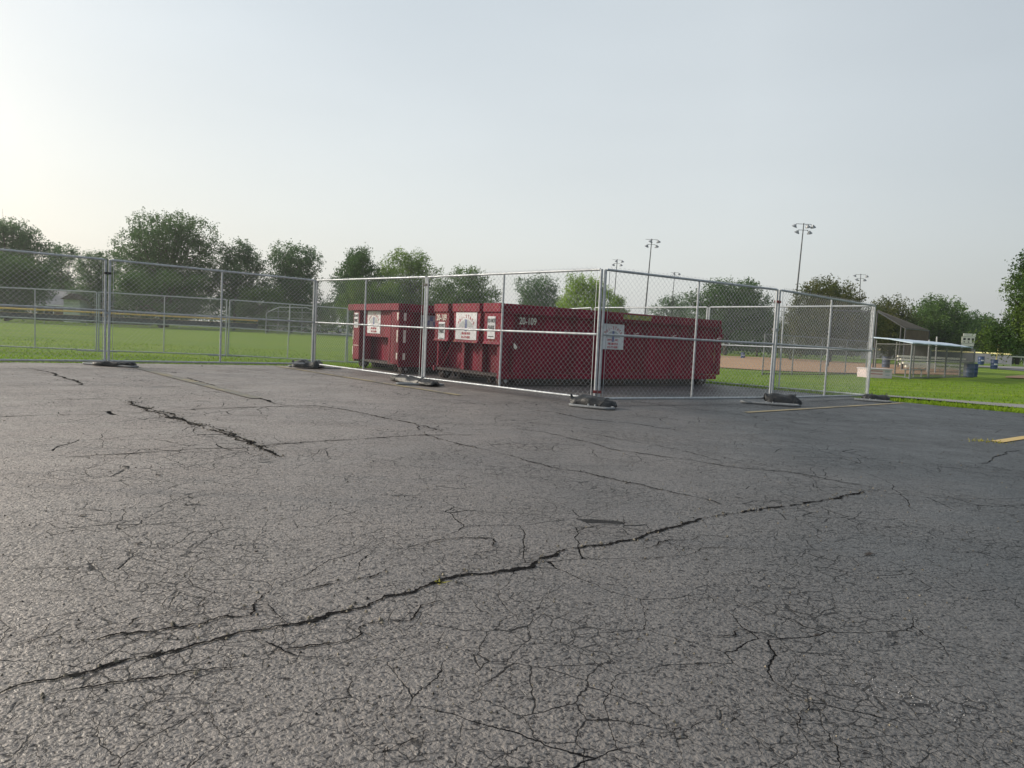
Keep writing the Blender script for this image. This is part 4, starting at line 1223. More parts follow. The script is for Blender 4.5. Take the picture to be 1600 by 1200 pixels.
TR = [
 # label, cx, top, width, Y, mat, zbot, lobes, leaves, leafsize
 ('large grey-green tree at the left edge, rising above the fence top rail', 15, 338, 135, 105, 'grey', 3.0, 22, 15000, .34),
 ('round dark tree low at the left edge, left of the house', 10, 392, 130, 92, 'dark', .8, 18, 12000, .30),
 ('small hazy tree behind the left house', 98, 383, 60, 125, 'grey', 2.5, 12, 5000, .34),
 ('dark open tree between the house and the tallest tree', 152, 393, 75, 118, 'grey', 2.0, 14, 7000, .32),
 ('tallest broad tree left of centre with ragged crown and gaps', 262, 330, 165, 108, 'dark', 3.0, 26, 20000, .32),
 ('dense low tree under the tallest tree', 252, 425, 130, 98, 'dark', .8, 16, 10000, .30),
 ('medium open tree right of the tallest tree', 368, 374, 82, 110, 'grey', 2.2, 16, 8000, .32),
 ('twin-topped open tree left of the containers', 458, 378, 105, 112, 'grey', 2.4, 20, 11000, .32),
 ('bushy low green tree beneath the twin-topped tree', 420, 450, 90, 104, 'mid', .6, 12, 5500, .30),
 ('dark tree with spreading boughs above the left container', 562, 390, 85, 102, 'dark', 3.2, 16, 9000, .30),
 ('bright green rounded tree above the left container', 642, 391, 100, 108, 'bright', 2.6, 20, 11000, .30),
 ('low bright green bushy tree behind the left container', 578, 440, 105, 92, 'fresh', .8, 14, 8000, .28),
 ('dark green rounded tree behind the fence joint above the containers', 730, 418, 100, 98, 'mid', 1.5, 18, 11000, .28),
 ('bluish green tree beside the lime green tree', 852, 431, 82, 120, 'grey', 2.0, 16, 8000, .32),
 ('airy lime green tree behind the near corner post', 915, 430, 86, 78, 'lime', 1.2, 20, 10000, .22),
 ('small bright green bush right of the lime green tree', 962, 462, 34, 85, 'bright', .8, 8, 2500, .24),
 ('small distant grey-green tree left of the dark ballfield tree', 1052, 463, 66, 150, 'grey', 2.0, 12, 4500, .38),
 ('broad dark tree behind the right fence panels', 1140, 438, 120, 92, 'dark', 1.6, 22, 15000, .28),
 ('dark lower tree hanging right of the broad dark tree', 1188, 480, 66, 96, 'dark', 1.0, 14, 7000, .28),
 ('big rounded tree with olive tips behind the right end of the fence', 1305, 436, 142, 72, 'olive', 1.0, 26, 20000, .24),
 ('olive green tree right of the fence end behind the backstop', 1398, 466, 95, 92, 'olive', 1.0, 16, 9000, .28),
 ('tall green tree left of the scoreboard', 1472, 463, 108, 96, 'mid', 1.2, 22, 14000, .28),
 ('dark tree standing behind the scoreboard', 1530, 489, 78, 104, 'dark', 1.0, 16, 9000, .30),
 ('pale far tree in the gap left of the nearest tree', 1568, 528, 40, 160, 'grey', 1.0, 8, 2500, .4),
 ('nearest tree, dark and pointed with spreading boughs, cut off by the right edge', 1684, 318, 188, 44, 'edge', .6, 62, 30000, .17),
]
for i, (lb, cx, tp, wp, Y, mt, zb, nl, lv, ls) in enumerate(TR):
    tree(lb, cx, tp, wp, Y, LEAF[mt], zb, nl, lv, ls, seed=11 + i, cone='nearest tree' in lb, hollow=.15 if 'nearest tree' in lb else .45)
# shrubs and hedge masses below the crowns
def hedge(x0, x1, tops, Y, mat, label, seed, dens=38, ls=.3):
    g = np.random.default_rng(seed)
    n = int((x1 - x0) * dens); px = g.uniform(x0, x1, n)
    tz = np.interp(px, np.linspace(x0, x1, len(tops)), tops)
    X = (px - 800) / FPX * Y
    zt = np.array([at(a, b, Y).z for a, b in zip(px, tz)])
    bumpy = np.array([noise.noise(Vector((x * .35, seed, 0))) for x in X])
    zt = zt * (1 + .12 * bumpy)
    z = zt * g.uniform(0, 1, n) ** .6
    yy = Y + g.uniform(-1, 1, n) * 2.5 * np.sqrt(np.clip(1 - (z / np.maximum(zt, .5)) ** 2, .05, 1))
    C = np.stack([X, yy, z - .3], 1) + g.normal(0, .12, (n, 3))
    a = g.normal(size=(n, 3)); a /= np.linalg.norm(a, axis=1)[:, None]
    b_ = np.cross(a, g.normal(size=(n, 3))); b_ /= np.linalg.norm(b_, axis=1)[:, None]
    s = ls * g.uniform(.6, 1.2, n)[:, None]
    V = np.stack([C - a * s * .6, C + b_ * s * .4, C + a * s * .6, C - b_ * s * .4], 1).reshape(-1, 3)
    o = link_mesh('far_shrubbery', np_mesh('far_shrubbery', V, np.arange(4 * n).reshape(-1, 4)), mat)
    tag(o, label, 'shrubbery', None, 'stuff')
hedge(-120, 60, [440, 430, 440], 120, LEAF['dark'], 'dark mass of shrubs behind the left outfield fence', 1, 60)
hedge(180, 520, [455, 462, 455, 470, 474, 468, 478], 122, LEAF['grey'], 'hazy shrubbery under the left trees', 2, 50)
hedge(500, 830, [470, 468, 462, 470, 478, 482], 118, LEAF['mid'], 'shrubbery behind the red containers', 3, 45)
hedge(830, 1130, [492, 495, 500, 498, 500, 500], 140, LEAF['grey'], 'far hazy shrubbery between the light poles', 4, 40, .36)
hedge(1080, 1400, [498, 500, 505, 500, 496, 500], 105, LEAF['dark'], 'dark hedge line beyond the ball diamond', 5, 55)
hedge(1390, 1700, [505, 508, 512, 520, 530, 532, 520], 112, LEAF['dark'], 'dark hedge line behind the right outfield fence', 6, 55)

# ------------------------------------------------------------------ outfield fences
def outfield(name, P, h, cap_mat, scr_mat, label, scr=(.35, 1.0), step=3.2, capr=.075, second=None, group='outfield fences of the ball field'):
    """P: list of ground points"""
    t = empty(name, (0, 0, 0))
    Q = []
    for i in range(len(P) - 1):
        n = max(1, int(round((P[i + 1] - P[i]).length / step)))
        for k in range(n): Q.append(P[i].lerp(P[i + 1], k / n))
    Q.append(P[-1])
    for q in Q: MB().tube([(q.x, q.y, q.z - .05), (q.x, q.y, q.z + h - capr)], .035, 6).build('post', M_galv_d, t, True)
    top = [Vector((q.x, q.y, q.z + h)) for q in Q]
    MB().tube(top, capr, 8).build('cap_rail', cap_mat, t, True)
    if second: MB().tube([p - Vector((0, 0, second)) for p in top], .03, 6).build('second_rail', cap_mat, t, True)
    MB().tube([Vector((q.x, q.y, q.z + .06)) for q in Q], .02, 6).build('bottom_rail', M_galv_d, t, True)
    if scr_mat:
        mb = MB()
        for i in range(len(Q) - 1):
            a, b = Q[i], Q[i + 1]; n = (b - a).normalized().cross(Vector((0, 0, 1))) * .045
            lo_, hi_ = h * scr[0], h * scr[1] - capr
            vs = [a + n + Vector((0, 0, lo_)), b + n + Vector((0, 0, lo_)), b + n + Vector((0, 0, hi_)), a + n + Vector((0, 0, hi_))]
            vs += [v + n * .15 for v in vs]
            mb.add(vs, [(0, 1, 2, 3), (7, 6, 5, 4), (0, 4, 5, 1), (3, 2, 6, 7)])
        mb.build('wind_screen', scr_mat, t)
    tag(t, label, 'fence', group)
lf = [gp(x, y) for x, y in ((-160, 496.5), (0, 504), (135, 509.5), (280, 514.5), (402, 519))]
def hgt(p, px, py): return at(px, py, p.y).z - p.z
hL = hgt(lf[1], 0, 481)
outfield('outfield_fence', lf, hL, M_cap_y, M_screen, 'left outfield fence with orange-yellow cap and dark screen', (.30, .80), 3.3, .10, .42)
lf2 = [gp(x, y) for x, y in ((402, 519), (500, 523.5), (620, 528.5), (760, 535))]
outfield('outfield_fence', lf2, hL * .62, M_galv_d, None, 'plain low chain-link outfield fence left of the containers', (.3, .8), 4, .03)
rf = [at(990, 543, 118), at(1125, 549, 112), at(1280, 555.5, 104), at(1400, 560.5, 98)]
for p in rf: p.z = G(p.x, p.y)
outfield('outfield_fence', rf, hgt(rf[1], 1125, 537.6), M_cap_w, M_screen, 'white-capped outfield fence seen through the right fence panels', (.30, 1.0), 4, .10)
rf2 = [at(1345, 560.5, 100), at(1440, 562, 92), at(1540, 566, 84), at(1580, 567.5, 80)]
for p in rf2: p.z = G(p.x, p.y)
outfield('outfield_fence', rf2, hgt(rf2[2], 1540, 551.5), M_cap_p, M_screen_g, 'yellow-capped outfield fence with grey screen behind the dugout and barrels', (.12, 1.0), 4, .09)

# foul pole
M_foul = simple('faded_yellow_pole', (.42, .36, .12), (.34, .28, .1), 2, .5)
p = at(1555, 570, 78); p.z = G(p.x, p.y); q = at(1562, 534, 78)
t = empty('foul_pole', p)
MB().tube([(0, 0, 0), q - p], .055, 8).build('pole', M_foul, t, True)
MB().lathe([(.001, 0), (.16, 0), (.16, .08), (.09, .1)], 10).build('base_collar', M_galv_d, t, True)
tag(t, 'yellow foul pole standing behind the right blue barrels', 'foul pole')

# chain-link fence in front of the ball diamond
far_chain = {}
def low_fence(name, P, h, label, mid=False, cat='fence'):
    t = empty(name, (0, 0, 0))
    for q in P: MB().tube([(q.x, q.y, q.z - .02), (q.x, q.y, q.z + h)], .03, 8).build('post', M_galv_k, t, True)
    for i in range(len(P) - 1):
        a, b = P[i], P[i + 1]; u = Vector((0, 0, 1))
        MB().tube([a + u * h, b + u * h], .024, 6).build('top_rail', M_galv_k, t, True)
        MB().tube([a + u * .05, b + u * .05], .024, 6).build('bottom_rail', M_under, t, True)
        if mid: MB().tube([a + u * h * .5, b + u * h * .5], .02, 6).build('middle_rail', M_galv_k, t, True)
        ln = (b - a).length
        me = chain_mesh(ln, h - .08, .055, .0022)
        o = link_mesh('chain_link', me, M_wire_k, t)
        d = (b - a).normalized(); o.location = a + u * .06; o.rotation_euler = (0, -math.asin(d.z), math.atan2(d.y, d.x)); o['kind'] = 'stuff'
    tag(t, label, cat)
    return t
P = [gp(x, y) for x, y in ((1191, 586), (1237, 586), (1281, 586.5), (1320, 585.5), (1352, 586))]
low_fence('diamond_fence', P, hgt(P[0], 1193, 522), 'low weathered chain-link fence standing on the grass before the clay infield')

# dugout
dn, de = gp(1421, 592), gp(1519.5, 587)
de = at(1519.5, 587, 43); de.z = G(de.x, de.y)
hN = at(1422.5, 537.5, dn.y).z - dn.z
t = empty('dugout', dn)
dv = (de - dn); perp = Vector((.08, 1, 0)).normalized() * 4.0
def lp(q): return q - dn
posts = [dn + dv * k / 4 for k in range(5)]
for k, q in enumerate(posts):
    MB().tube([lp(q), lp(q) + Vector((0, 0, hN))], .045, 8).build('post', M_galv_k, t, True)
back = [dn + perp + dv * k / 3 * .82 for k in range(4)]
for q in back: MB().tube([lp(q), lp(q) + Vector((0, 0, hN + .28))], .045, 8).build('post', M_galv_k, t, True)
for a, b in [(posts[i], posts[i + 1]) for i in range(4)] + [(posts[0], back[0])]:
    for z in (.05, hN * .52, hN - .02): MB().tube([lp(a) + Vector((0, 0, z)), lp(b) + Vector((0, 0, z))], .022, 6).build('rail', M_galv_k, t, True)
    d = (b - a); o = link_mesh('chain_link', chain_mesh(d.length, hN - .06, .05, .0034), M_wire_k, t)
    o.location = lp(a) + Vector((0, 0, .03)); o.rotation_euler = (0, -math.asin(d.normalized().z), math.atan2(d.y, d.x)); o['kind'] = 'stuff'
Rr = dn + dv * .84
c1_, c2_, c3_, c4_ = lp(dn) + Vector((-.1, -.2, hN + .02)), lp(Rr) + Vector((.25, -.15, hN + .04)), lp(Rr) + perp + Vector((.1, .2, hN + .34)), lp(dn) + perp + Vector((-.35, .2, hN + .30))
mb = MB(); n_ = 12
vs = []
for j in range(3):
    for i in range(n_ + 1):
        a = c1_.lerp(c2_, i / n_); b = c4_.lerp(c3_, i / n_); q = a.lerp(b, j / 2) + Vector((0, 0, .05 * (j == 1) + (.012 if i % 2 else 0))); vs.append(q)
nn = len(vs); vs = vs + [v + Vector((0, 0, .05)) for v in vs]
fs = []
for j in range(2):
    for i in range(n_):
        a = j * (n_ + 1) + i; fs.append((a, a + n_ + 1, a + n_ + 2, a + 1)); fs.append((nn + a, nn + a + 1, nn + a + n_ + 2, nn + a + n_ + 1))
for i in range(n_):
    fs.append((i, i + 1, nn + i + 1, nn + i)); a = 2 * (n_ + 1) + i; fs.append((a, nn + a, nn + a + 1, a + 1))
for j in range(2):
    a = j * (n_ + 1); fs.append((a, nn + a, nn + a + n_ + 1, a + n_ + 1)); a += n_; fs.append((a, a + n_ + 1, nn + a + n_ + 1, nn + a))
mb.add(vs, fs); mb.build('roof', M_roofblue, t)
tag(t, 'chain-link dugout with a low pale blue roof right of the enclosure', 'dugout')
# bench inside
def bench(a, b, hz, label, mat=M_alu, w=.28):
    d = b - a; ln = d.length
    t = empty('team_bench', (a + b) / 2, math.atan2(d.y, d.x))
    MB().bb(-ln / 2, ln / 2, -w / 2, w / 2, hz - .04, hz).build('seat', mat, t)
    for x in (-ln * .4, 0, ln * .4):
        MB().bb(x - .02, x + .02, -.03, .03, 0, hz - .041).build('leg', M_galv_d, t)
    tag(t, label, 'bench')
ba, bb2 = dn + dv * .06 + perp * .3, dn + dv * .34 + perp * .3
bench(ba, bb2, .42, 'metal team bench under the pale blue dugout roof')

# bleachers
def bleacher(p, rz, w, rows, label, s=1.0, rise=.32, run=.55):
    t = empty('bleacher', p, rz)
    for k in range(rows):
        z = (.42 + rise * k) * s; y = run * k * s
        MB().bb(-w / 2, w / 2, y, y + .28 * s, z - .15, z).build('seat_plank', M_cream, t)
        if k: MB().bb(-w / 2, w / 2, y - .22 * s, y - .02 * s, z - .34 * s, z - .27 * s).build('foot_plank', M_alu, t)
    for x in np.linspace(-w / 2 + .3, w / 2 - .3, 4):
        zt = (.42 + rise * (rows - 1)) * s - .052; yt = run * (rows - 1) * s + .14
        MB().tube([(x, 0, 0), (x, yt, 0.0)], .025, 6).build('frame_bar', M_galv_d, t, True)
        MB().tube([(x, .05, .36 * s), (x, yt, zt)], .025, 6).build('frame_bar', M_galv_d, t, True)
        MB().tube([(x, yt, 0), (x, yt, zt)], .025, 6).build('frame_bar', M_galv_d, t, True)
        MB().tube([(x, 0, .36 * s), (x, yt, 0)], .02, 6).build('frame_bar', M_galv_d, t, True)
    tag(t, label, 'bleachers')
q = at(1470, 580, 50); q.z = G(q.x, q.y)
bleacher(q, R(-8), 4.6, 4, 'cream-planked bleachers seen through the dugout mesh', .95, .24, .55)
q = at(1434, 576, 56); q.z = G(q.x, q.y)
bleacher(q, R(-8), 2.6, 2, 'short low set of bleacher planks left of the larger one', 1.0)

# equipment box
p0 = gp(1379, 591)
hb_ = hgt(p0, 1379, 576)
t = empty('equipment_box', p0, R(12))
MB().bb(-.72, -.02, -.02, .85, 0, hb_ - .06).build('long_panel', M_pink, t)
MB().bb(-.018, .48, -.02, .85, 0, hb_ - .06).build('end_panel', M_boxtop, t)
MB().bb(-.75, .51, -.05, .88, hb_ - .058, hb_).build('lid', M_boxtop, t, False, .01)
MB().bb(-.71, -.04, -.030, -.022, hb_ * .40, hb_ * .46).build('seam_strip', M_letter_red, t)
MB().bb(-.71, -.04, -.030, -.022, hb_ * .70, hb_ * .76).build('seam_strip', M_letter_red, t)
MB().bb(.08, .38, -.030, -.022, hb_ * .62, hb_ * .80).build('logo_patch', M_logo_grey, t)
MB().bb(.12, .34, -.030, -.022, hb_ * .28, hb_ * .40).build('logo_patch', M_logo_grey, t)
tag(t, 'pinkish white equipment box on the grass beside the fence end', 'box')

# barrels
def barrel(px, pyb, Y, h, mat, label, logo=True):
    p = at(px, pyb, Y); p.z = p.z if abs(p.z) < 2 else 0; gz = G(p.x, p.y)
    t = empty('barrel', (p.x, p.y, gz)); h = h + (p.z - gz) * 0
    r_ = h * .33
    pr = [(.001, .0), (r_ * .93, 0), (r_ * .97, .03 * h), (r_ * .95, .06 * h), (r_, .33 * h), (r_ * 1.03, .35 * h), (r_, .37 * h), (r_, .63 * h), (r_ * 1.03, .65 * h), (r_, .67 * h), (r_ * .97, .95 * h), (r_ * 1.02, .97 * h), (r_ * 1.02, h), (r_ * .9, h), (r_ * .88, .93 * h), (.001, .90 * h)]
    MB().lathe(pr, 20).build('drum', mat, t, True)
    MB().lathe([(r_ * 1.0, h), (r_ * 1.06, h), (r_ * 1.06, h * .965), (r_ * 1.03, h * .965)], 20).build('rim', mat, t, True)
    if logo:
        vs = []; 
        for k in range(7):
            a = -2.2 + 1.1 * k / 6
            for z in (.44, .58): vs.append((math.cos(a) * r_ * 1.012, math.sin(a) * r_ * 1.012, h * z))
        vs += [(x * .985, y * .985, z) for x, y, z in vs]
        mb = MB(); mb.add(vs, [(2 * k, 2 * k + 2, 2 * k + 3, 2 * k + 1) for k in range(6)]); mb.build('decal', M_white, t)
    tag(t, label, 'barrel', 'blue barrels used as bins')
barrel(1513, 587, 42, .82, M_bluegrey, 'faded blue barrel at the right corner of the dugout, seen through mesh', False)
barrel(1519.5, 586.5, 43.6, .80, M_blue, 'darker blue barrel just behind the faded one at the dugout corner', False)
barrel(1384, 571.5, 56, .90, M_bluegrey, 'faded blue barrel seen through the left end of the dugout', False)
barrel(1553, 574.2, 66, .88, M_blue, 'blue barrel with white mark by the pale track, nearer of the two right ones')
barrel(1532.7, 566.2, 79, .92, M_blue, 'farther blue barrel with white label in front of the grey outfield screen')
barrel(1161, 552.5, 72, .62, M_blue, 'small blue barrel on the outfield grass right of the container')

# scoreboard
Ys = 88
pL, pR = at(1503, 540, Ys), at(1521, 541, Ys)
c = (pL + pR) / 2; gz = G(c.x, c.y); t = empty('scoreboard', (c.x, c.y, gz), R(-10))
w = (pR - pL).length
for s in (-.42, .42): MB().bb(s * w - .08, s * w + .08, .07, .22, 0, c.z - gz + .9).build('post', M_galv_d, t)
z = c.z - gz
MB().bb(-w * .47, w * .47, -.06, .06, z, z + .28).build('lower_panel', M_score, t)
MB().bb(-w * .52, w * .50, -.07, .07, z + .32, z + 1.12).build('score_panel', M_score, t)
MB().bb(-w * .42, w * .56, -.06, .06, z + 1.16, z + 1.52).build('header_panel', M_score, t)
for x in (-.32, 0.02, .34):
    MB().bb(x * w - .13, x * w + .13, -.085, -.072, z + .70, z + .96).build('number_window', M_black, t)
    MB().bb(x * w - .08, x * w + .08, -.085, -.072, z + .42, z + .54).build('number_window', M_black, t)
MB().bb(-w * .2, w * .3, -.075, -.062, z + 1.30, z + 1.38).build('header_stripe', M_logo_grey, t)
tag(t, 'cream scoreboard with three dark number windows', 'scoreboard')

# small shelter at the far right
p = at(1585, 567, 84); p.z = G(p.x, p.y); t = empty('small_shelter', p, R(-5))
MB().bb(-.75, .75, -.7, .7, .95, 1.06).build('roof', M_score, t)
for x in (-.68, .68):
    for y in (-.6, .6): MB().bb(x - .03, x + .03, y - .03, y + .03, 0, .949).build('post', M_galv_d, t)
for x in (-.35, .3):
    MB().bb(x - .2, x + .2, -.2, .2, .1, .85).build('dark_bin', M_black, t, False, .05)
tag(t, 'small pale-roofed shelter over dark bins by the right outfield fence end', 'shelter')

# backstop behind the dugout
Yb = 52
A, B, C_, D_ = at(1371, 487, Yb), at(1415, 513.5, Yb), at(1452, 517, Yb + 5), at(1409, 501.5, Yb + 7)
E_ = at(1300, 489, Yb + 1); F_ = at(1330, 470, Yb + 8)
t = empty('backstop', (B.x, B.y, G(B.x, B.y)))
o_ = Vector((B.x, B.y, G(B.x, B.y)))
def sheet(pts, nm, mat, th=.02):
    mb = MB(); pts = [p - o_ for p in pts]; nrm = (pts[1] - pts[0]).cross(pts[2] - pts[0]).normalized() * th
    n = len(pts); mb.add(pts + [p + nrm for p in pts], [tuple(range(n)), tuple(range(n, 2 * n))[::-1]] + [(k, (k + 1) % n, n + (k + 1) % n, n + k) for k in range(n)])
    mb.build(nm, mat, t)
Ag = at(1371, 499, Yb)
sheet([A, B + Vector((0, 0, .05)), C_ + Vector((0, 0, .05)), D_ + Vector((0, 0, .02)), at(1371, 484, Yb + 7)], 'roof_netting', M_fabric)
sheet([B - Vector((0, 0, .1)), C_ - Vector((0, 0, .02)), Vector((C_.x, C_.y, .8)), Vector((B.x, B.y, .8))], 'side_netting', M_fabric)
mb = MB()
for q, nm in ((B, 0), (C_, 0), (D_, 0), (Vector((A.x, A.y, A.z)), 0), (Vector((E_.x, E_.y, A.z)), 0)):
    MB().tube([Vector((q.x, q.y, G(q.x, q.y))) - o_, q - o_], .055, 8).build('post', M_pole, t, True)
for a, b, mm in ((A, B, M_galv_d), (B, C_, M_pole), (D_, A, M_pole), (A, Vector((E_.x, E_.y, A.z)), M_pole)):
    MB().tube([a - o_, b - o_], .035, 8).build('frame_pipe', mm, t, True)
for k in (.33, .66):
    a, b = A.lerp(B, k), at(1371, 484, Yb + 7).lerp(C_, k); MB().tube([a - o_ - Vector((0, 0, .06)), b - o_ - Vector((0, 0, .06))], .025, 6).build('frame_pipe', M_pole, t, True)
tag(t, 'tall backstop with brown netting roof behind the dugout', 'backstop')
# tall bare posts by the dugout
for px, lb in ((1452, 'short pale post top beside the dugout roof'), (1464, 'taller pale post right of the dugout roof')):
    a = at(px - 3, 582, 48); a.z = G(a.x, a.y); b = at(px, 532 if px < 1460 else 527, 48)
    t = empty('bare_post', a); MB().tube([(0, 0, 0), b - a], .05, 8).build('post', M_galv, t, True); MB().lathe([(.05, 0), (.055, 0), (.055, .04), (.001, .06)], 8, b - a).build('post_cap', M_galv_d, t, True)
    tag(t, lb, 'post')

# far curved backstop at left
Yf = 84
pts = [at(x, y, Yf) for x, y in ((415.5, 513), (416, 489), (424, 485), (436, 480), (480, 481), (489, 485), (490, 516))]
o_ = Vector((pts[0].x, pts[0].y, G(pts[0].x, pts[0].y))); t = empty('backstop', o_)
pts[0].z = o_.z; pts[-1].z = o_.z
MB().tube([p - o_ for p in pts], .05, 8).build('curved_frame', M_galv, t, True)
for f in (.25, .5, .75):
    a = pts[0].lerp(pts[-1], f); MB().tube([a - o_, Vector((a.x, a.y, pts[3].z)) - o_], .04, 6).build('post', M_galv_d, t, True)
for zf in (.33, .62, .85):
    a = Vector((pts[0].x, Yf, o_.z + zf * (pts[3].z - o_.z))); b = Vector((pts[-1].x, Yf, a.z)); MB().tube([a - o_, b - o_], .03, 6).build('rail', M_galv_d, t, True)
wv = (pts[-1] - pts[0]).length; o = link_mesh('chain_link', chain_mesh(wv, (pts[3].z - o_.z) * .84, .10, .006), M_wire_d, t); o['kind'] = 'stuff'
tag(t, 'curved-top chain-link backstop left of the containers in the distance', 'backstop')

# ------------------------------------------------------------------ light poles
def light_pole(top, base, Y, s, label, arms):
    a = at(*base, Y); a.z = G(a.x, a.y); b = at(*top, Y)
    t = empty('light_pole', a)
    v = b - a
    MB().tube([(0, 0, 0), v * .5, v], [.17 * s, .13 * s, .075 * s], 8).build('mast', M_pole, t, True)
    u = v.normalized()
    arml = [(1.0, 1.15), (.915, .75)]
    for lv, (f, w_) in enumerate(arml):
        c = v * (1 - (0.9 * lv * s + .12) / v.length)
        MB().tube([c + Vector((-w_ * s, 0, 0)), c + Vector((w_ * s, 0, 0))], .035 * s, 6).build('cross_arm', M_pole, t, True)
    for lv, dx, sd in arms:
        c = v * (1 - (0.9 * lv * s + .12) / v.length); h = c + Vector((dx * s, 0, 0)); k = h + Vector((sd * .22 * s, -.1, -.30 * s))
        fl = empty('floodlight', (0, 0, 0)); fl.parent = t
        MB().tube([h, k], .03 * s, 6).build('bracket', M_pole, fl, True)
        m4 = Matrix.Translation(k + Vector((sd * .12 * s, 0, -.06 * s))) @ Matrix.Rotation(R(-18 * sd), 4, 'Y') @ Matrix.Rotation(R(20), 4, 'X')
        MB().lathe([(.001, .28 * s), (.13 * s, .26 * s), (.20 * s, .14 * s), (.40 * s, -.10 * s), (.42 * s, -.16 * s), (.38 * s, -.16 * s)], 14, (0, 0, 0), m4).build('shade', M_lamp, fl, True)
        MB().lathe([(.379 * s, -.15 * s), (.2 * s, -.19 * s), (.001, -.2 * s)], 14, (0, 0, 0), m4).build('lens', M_lens, fl, True)
    tag(t, label, 'light pole', 'floodlight poles of the ball field')
five = [(0, -1.05, -1), (0, .25, 1), (0, 1.05, 1), (1, -.6, -1), (1, .6, 1)]
four = [(0, .15, -1), (0, .9, 1), (1, -.5, -1), (1, .65, 1)]
light_pole((1256, 348.5), (1235, 552), 85, .78, 'tallest floodlight pole with five lamps, above the right fence panels', five)
light_pole((1018.5, 373), (1003, 540), 105, .78, 'floodlight pole with four lamps right of the near corner post', four)
light_pole((964.5, 405), (954, 540), 130, .74, 'distant floodlight pole just right of the near corner post', four)
light_pole((1054.5, 425), (1044, 544), 150, .74, 'farthest thin floodlight pole between the near corner and the dark tree', four)
light_pole((1345, 428), (1338, 556), 135, .80, 'floodlight pole rising behind the olive-tipped tree', five[:1] + five[2:])
# street lamp on the left
a = at(446, 520, 120); a.z = G(a.x, a.y); b = at(447, 459, 120); c = at(436, 457, 120)
t = empty('street_lamp', a)
MB().tube([(0, 0, 0), b - a], [.10, .07], 8).build('mast', M_galv_d, t, True)
MB().tube([b - a, (b - a).lerp(c - a, .4) + Vector((0, 0, .35)), c - a], .05, 6).build('arm', M_galv_d, t, True)
MB().box(c - a, (.9, .35, .18)).build('lamp_head', M_lamp, t)
tag(t, 'grey street lamp with a single arm before the twin-topped tree', 'street lamp')

# ------------------------------------------------------------------ houses and cars far left
def house(p, rz, w, d, h, rh, wall, roof, wins, label, door=None):
    t = empty('house', p, rz)
    MB().bb(-w / 2, w / 2, 0, d, -.2, h).build('wall', wall, t)
    MB().prism([(-.4, h + .003), (d / 2, h + rh), (d + .4, h + .003)], 'x', -w / 2 - .4, w / 2 + .4).build('roof', roof, t)
    MB().bb(-w / 2 - .42, w / 2 + .42, -.46, -.40, h - .12, h + .06).build('gutter', M_siding_w, t)
    for x, z, ww, hh in wins:
        fr = MB().bb(x - ww / 2 - .08, x + ww / 2 + .08, -.05, -.003, z - .08, z + hh + .08).build('window', M_siding_w, t)
        MB().bb(x - ww / 2, x + ww / 2, -.075, -.052, z, z + hh).build('pane', M_glass, fr)
    if door:
        fr = MB().bb(door - .5, door + .5, -.05, -.003, 0, 2.1).build('door', M_brick, t)
    tag(t, label, 'house', 'houses beyond the left outfield fence')
    return t
Yh = 118
def hp(px, Y=Yh):
    q = at(px, 480, Y); return Vector((q.x, q.y, G(q.x, q.y)))
q = hp(96); house(q, R(4), 7.5, 7, 2.6, 2.5, M_brick, M_roof, [(-2, .9, 1.4, 1.1), (1, .9, 1.2, 1.1)], 'grey-roofed house left of the white garage')
q = hp(112, 114); t = empty('garage', q, R(4))
MB().bb(-1.25, 1.25, 0, 5, -.2, 3.6).build('wall', M_siding_w, t)
for z in (.5, 1.1, 1.7, 2.3, 2.9): MB().bb(-1.27, 1.27, -.03, -.002, z, z + .03).build('siding_seam', M_galv_d, t)
MB().prism([(-1.6, 3.603), (0, 4.6), (1.6, 3.603)], 'y', -.4, 5.4).build('roof', M_roofbr, t)
tag(t, 'tall narrow white-sided garage between the left houses', 'garage')
q = hp(160); house(q, R(3), 9.5, 8, 2.9, 2.2, M_siding, M_roof, [(-3, .8, 1.2, 1.3), (-.5, .8, 1.0, 1.3), (2.8, .8, 1.3, 1.2)], 'tan-sided house right of the white garage', 1.2)
q = hp(398, 128); house(q, R(-4), 10, 8, 2.6, 1.8, M_siding, M_roofbr, [(-2, .9, 1.2, 1.1), (2, .9, 1.2, 1.1)], 'low brown-roofed house half hidden by the curved backstop')
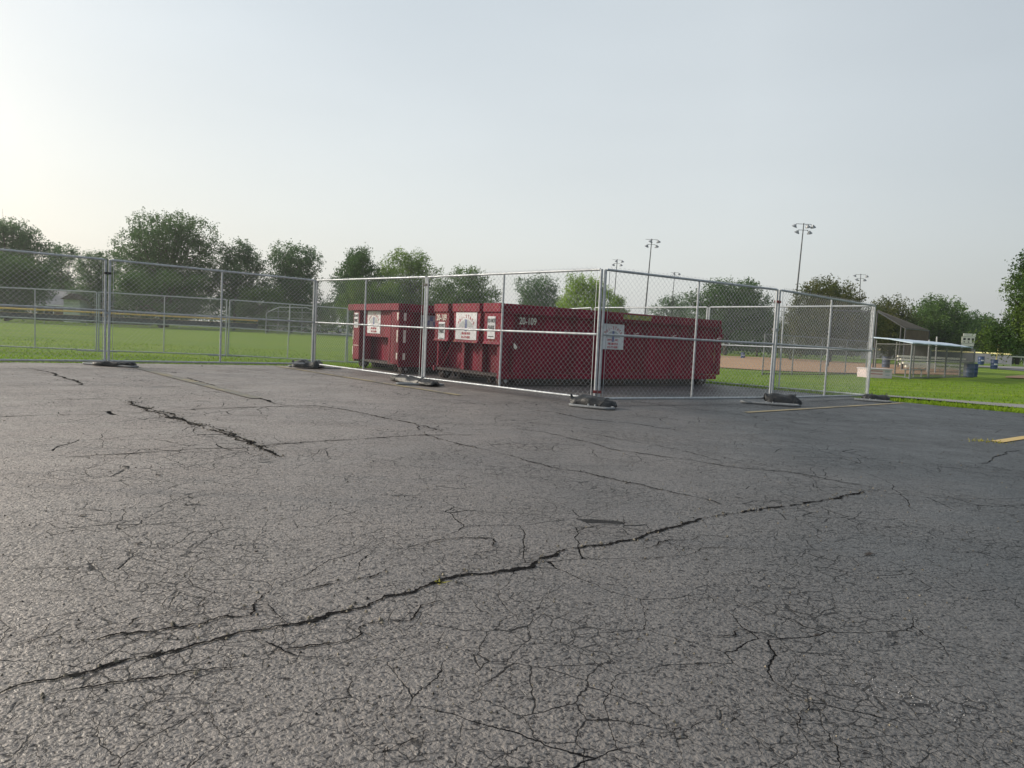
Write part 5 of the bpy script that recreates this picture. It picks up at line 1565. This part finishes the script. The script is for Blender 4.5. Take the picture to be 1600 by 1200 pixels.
q = hp(452, 140); house(q, R(-4), 9, 8, 3.0, 2.4, M_brick, M_roofbr, [(-2, .9, 1.2, 1.1), (2, .9, 1.2, 1.1)], 'brown brick house behind the curved backstop')
q = at(1545, 560, 150); q.z = G(q.x, q.y); house(q, R(-4), 10, 8, 1.3, 1.5, M_brick, M_roofbr, [(0, .3, 1.2, .7)], 'low brown-roofed house behind the right outfield fence')['group'] = 'low house beyond the right fence'

def car(p, rz, paint, label, L_=4.4):
    t = empty('parked_car', p, rz)
    side = [(-2.2, .35), (-2.22, .75), (-2.05, .95), (-1.35, 1.02), (-.75, 1.42), (.65, 1.45), (1.25, 1.02), (2.05, .92), (2.2, .7), (2.2, .35)]
    MB().prism(side, 'y', -.85, .85).build('body', paint, t, False, .06)
    MB().prism([(-1.25, 1.03), (-.72, 1.37), (-.1, 1.39), (-.1, 1.03)], 'y', -.862, .862).build('window', M_glass, t)
    MB().prism([(-.02, 1.03), (-.02, 1.39), (.6, 1.40), (1.1, 1.03)], 'y', -.862, .862).build('window', M_glass, t)
    for x in (-1.35, 1.4):
        for y in (-.78, .78):
            w = empty('wheel', (x, y, .33)); w.parent = t; rot = Matrix.Rotation(math.pi / 2, 4, 'X')
            MB().lathe([(.2, -.11), (.33, -.11), (.33, .11), (.2, .11)], 16, (0, 0, 0), rot).build('tyre', M_tyre, w, True)
            MB().lathe([(.001, -.115), (.2, -.115), (.2, .115), (.001, .115)], 12, (0, 0, 0), rot).build('rim', M_galv, w, True)
    for y in (-.6, .6): MB().bb(2.17, 2.23, y - .18, y + .18, .62, .76).build('headlight', M_white, t)
    tag(t, label, 'car', 'cars parked beyond the field')
for px, Y, rz, mt, lb in ((491, 128, 4, M_carw, 'white car in the distance just left of the fence corner post'), (519, 140, 8, M_cars, 'silver car right of the corner post, left one of the pair'), (540, 134, 6, M_carw, 'white car in the distance nearest the left container'),
                          (462, 136, 0, M_card, 'dark car partly behind the curved backstop'), (432, 140, 0, M_cars, 'silver car at the left side of the curved backstop')):
    q = at(px, 515, Y); q.z = G(q.x, q.y) + .03; car(q, R(rz), mt, lb)
print('objects', len(bpy.data.objects))
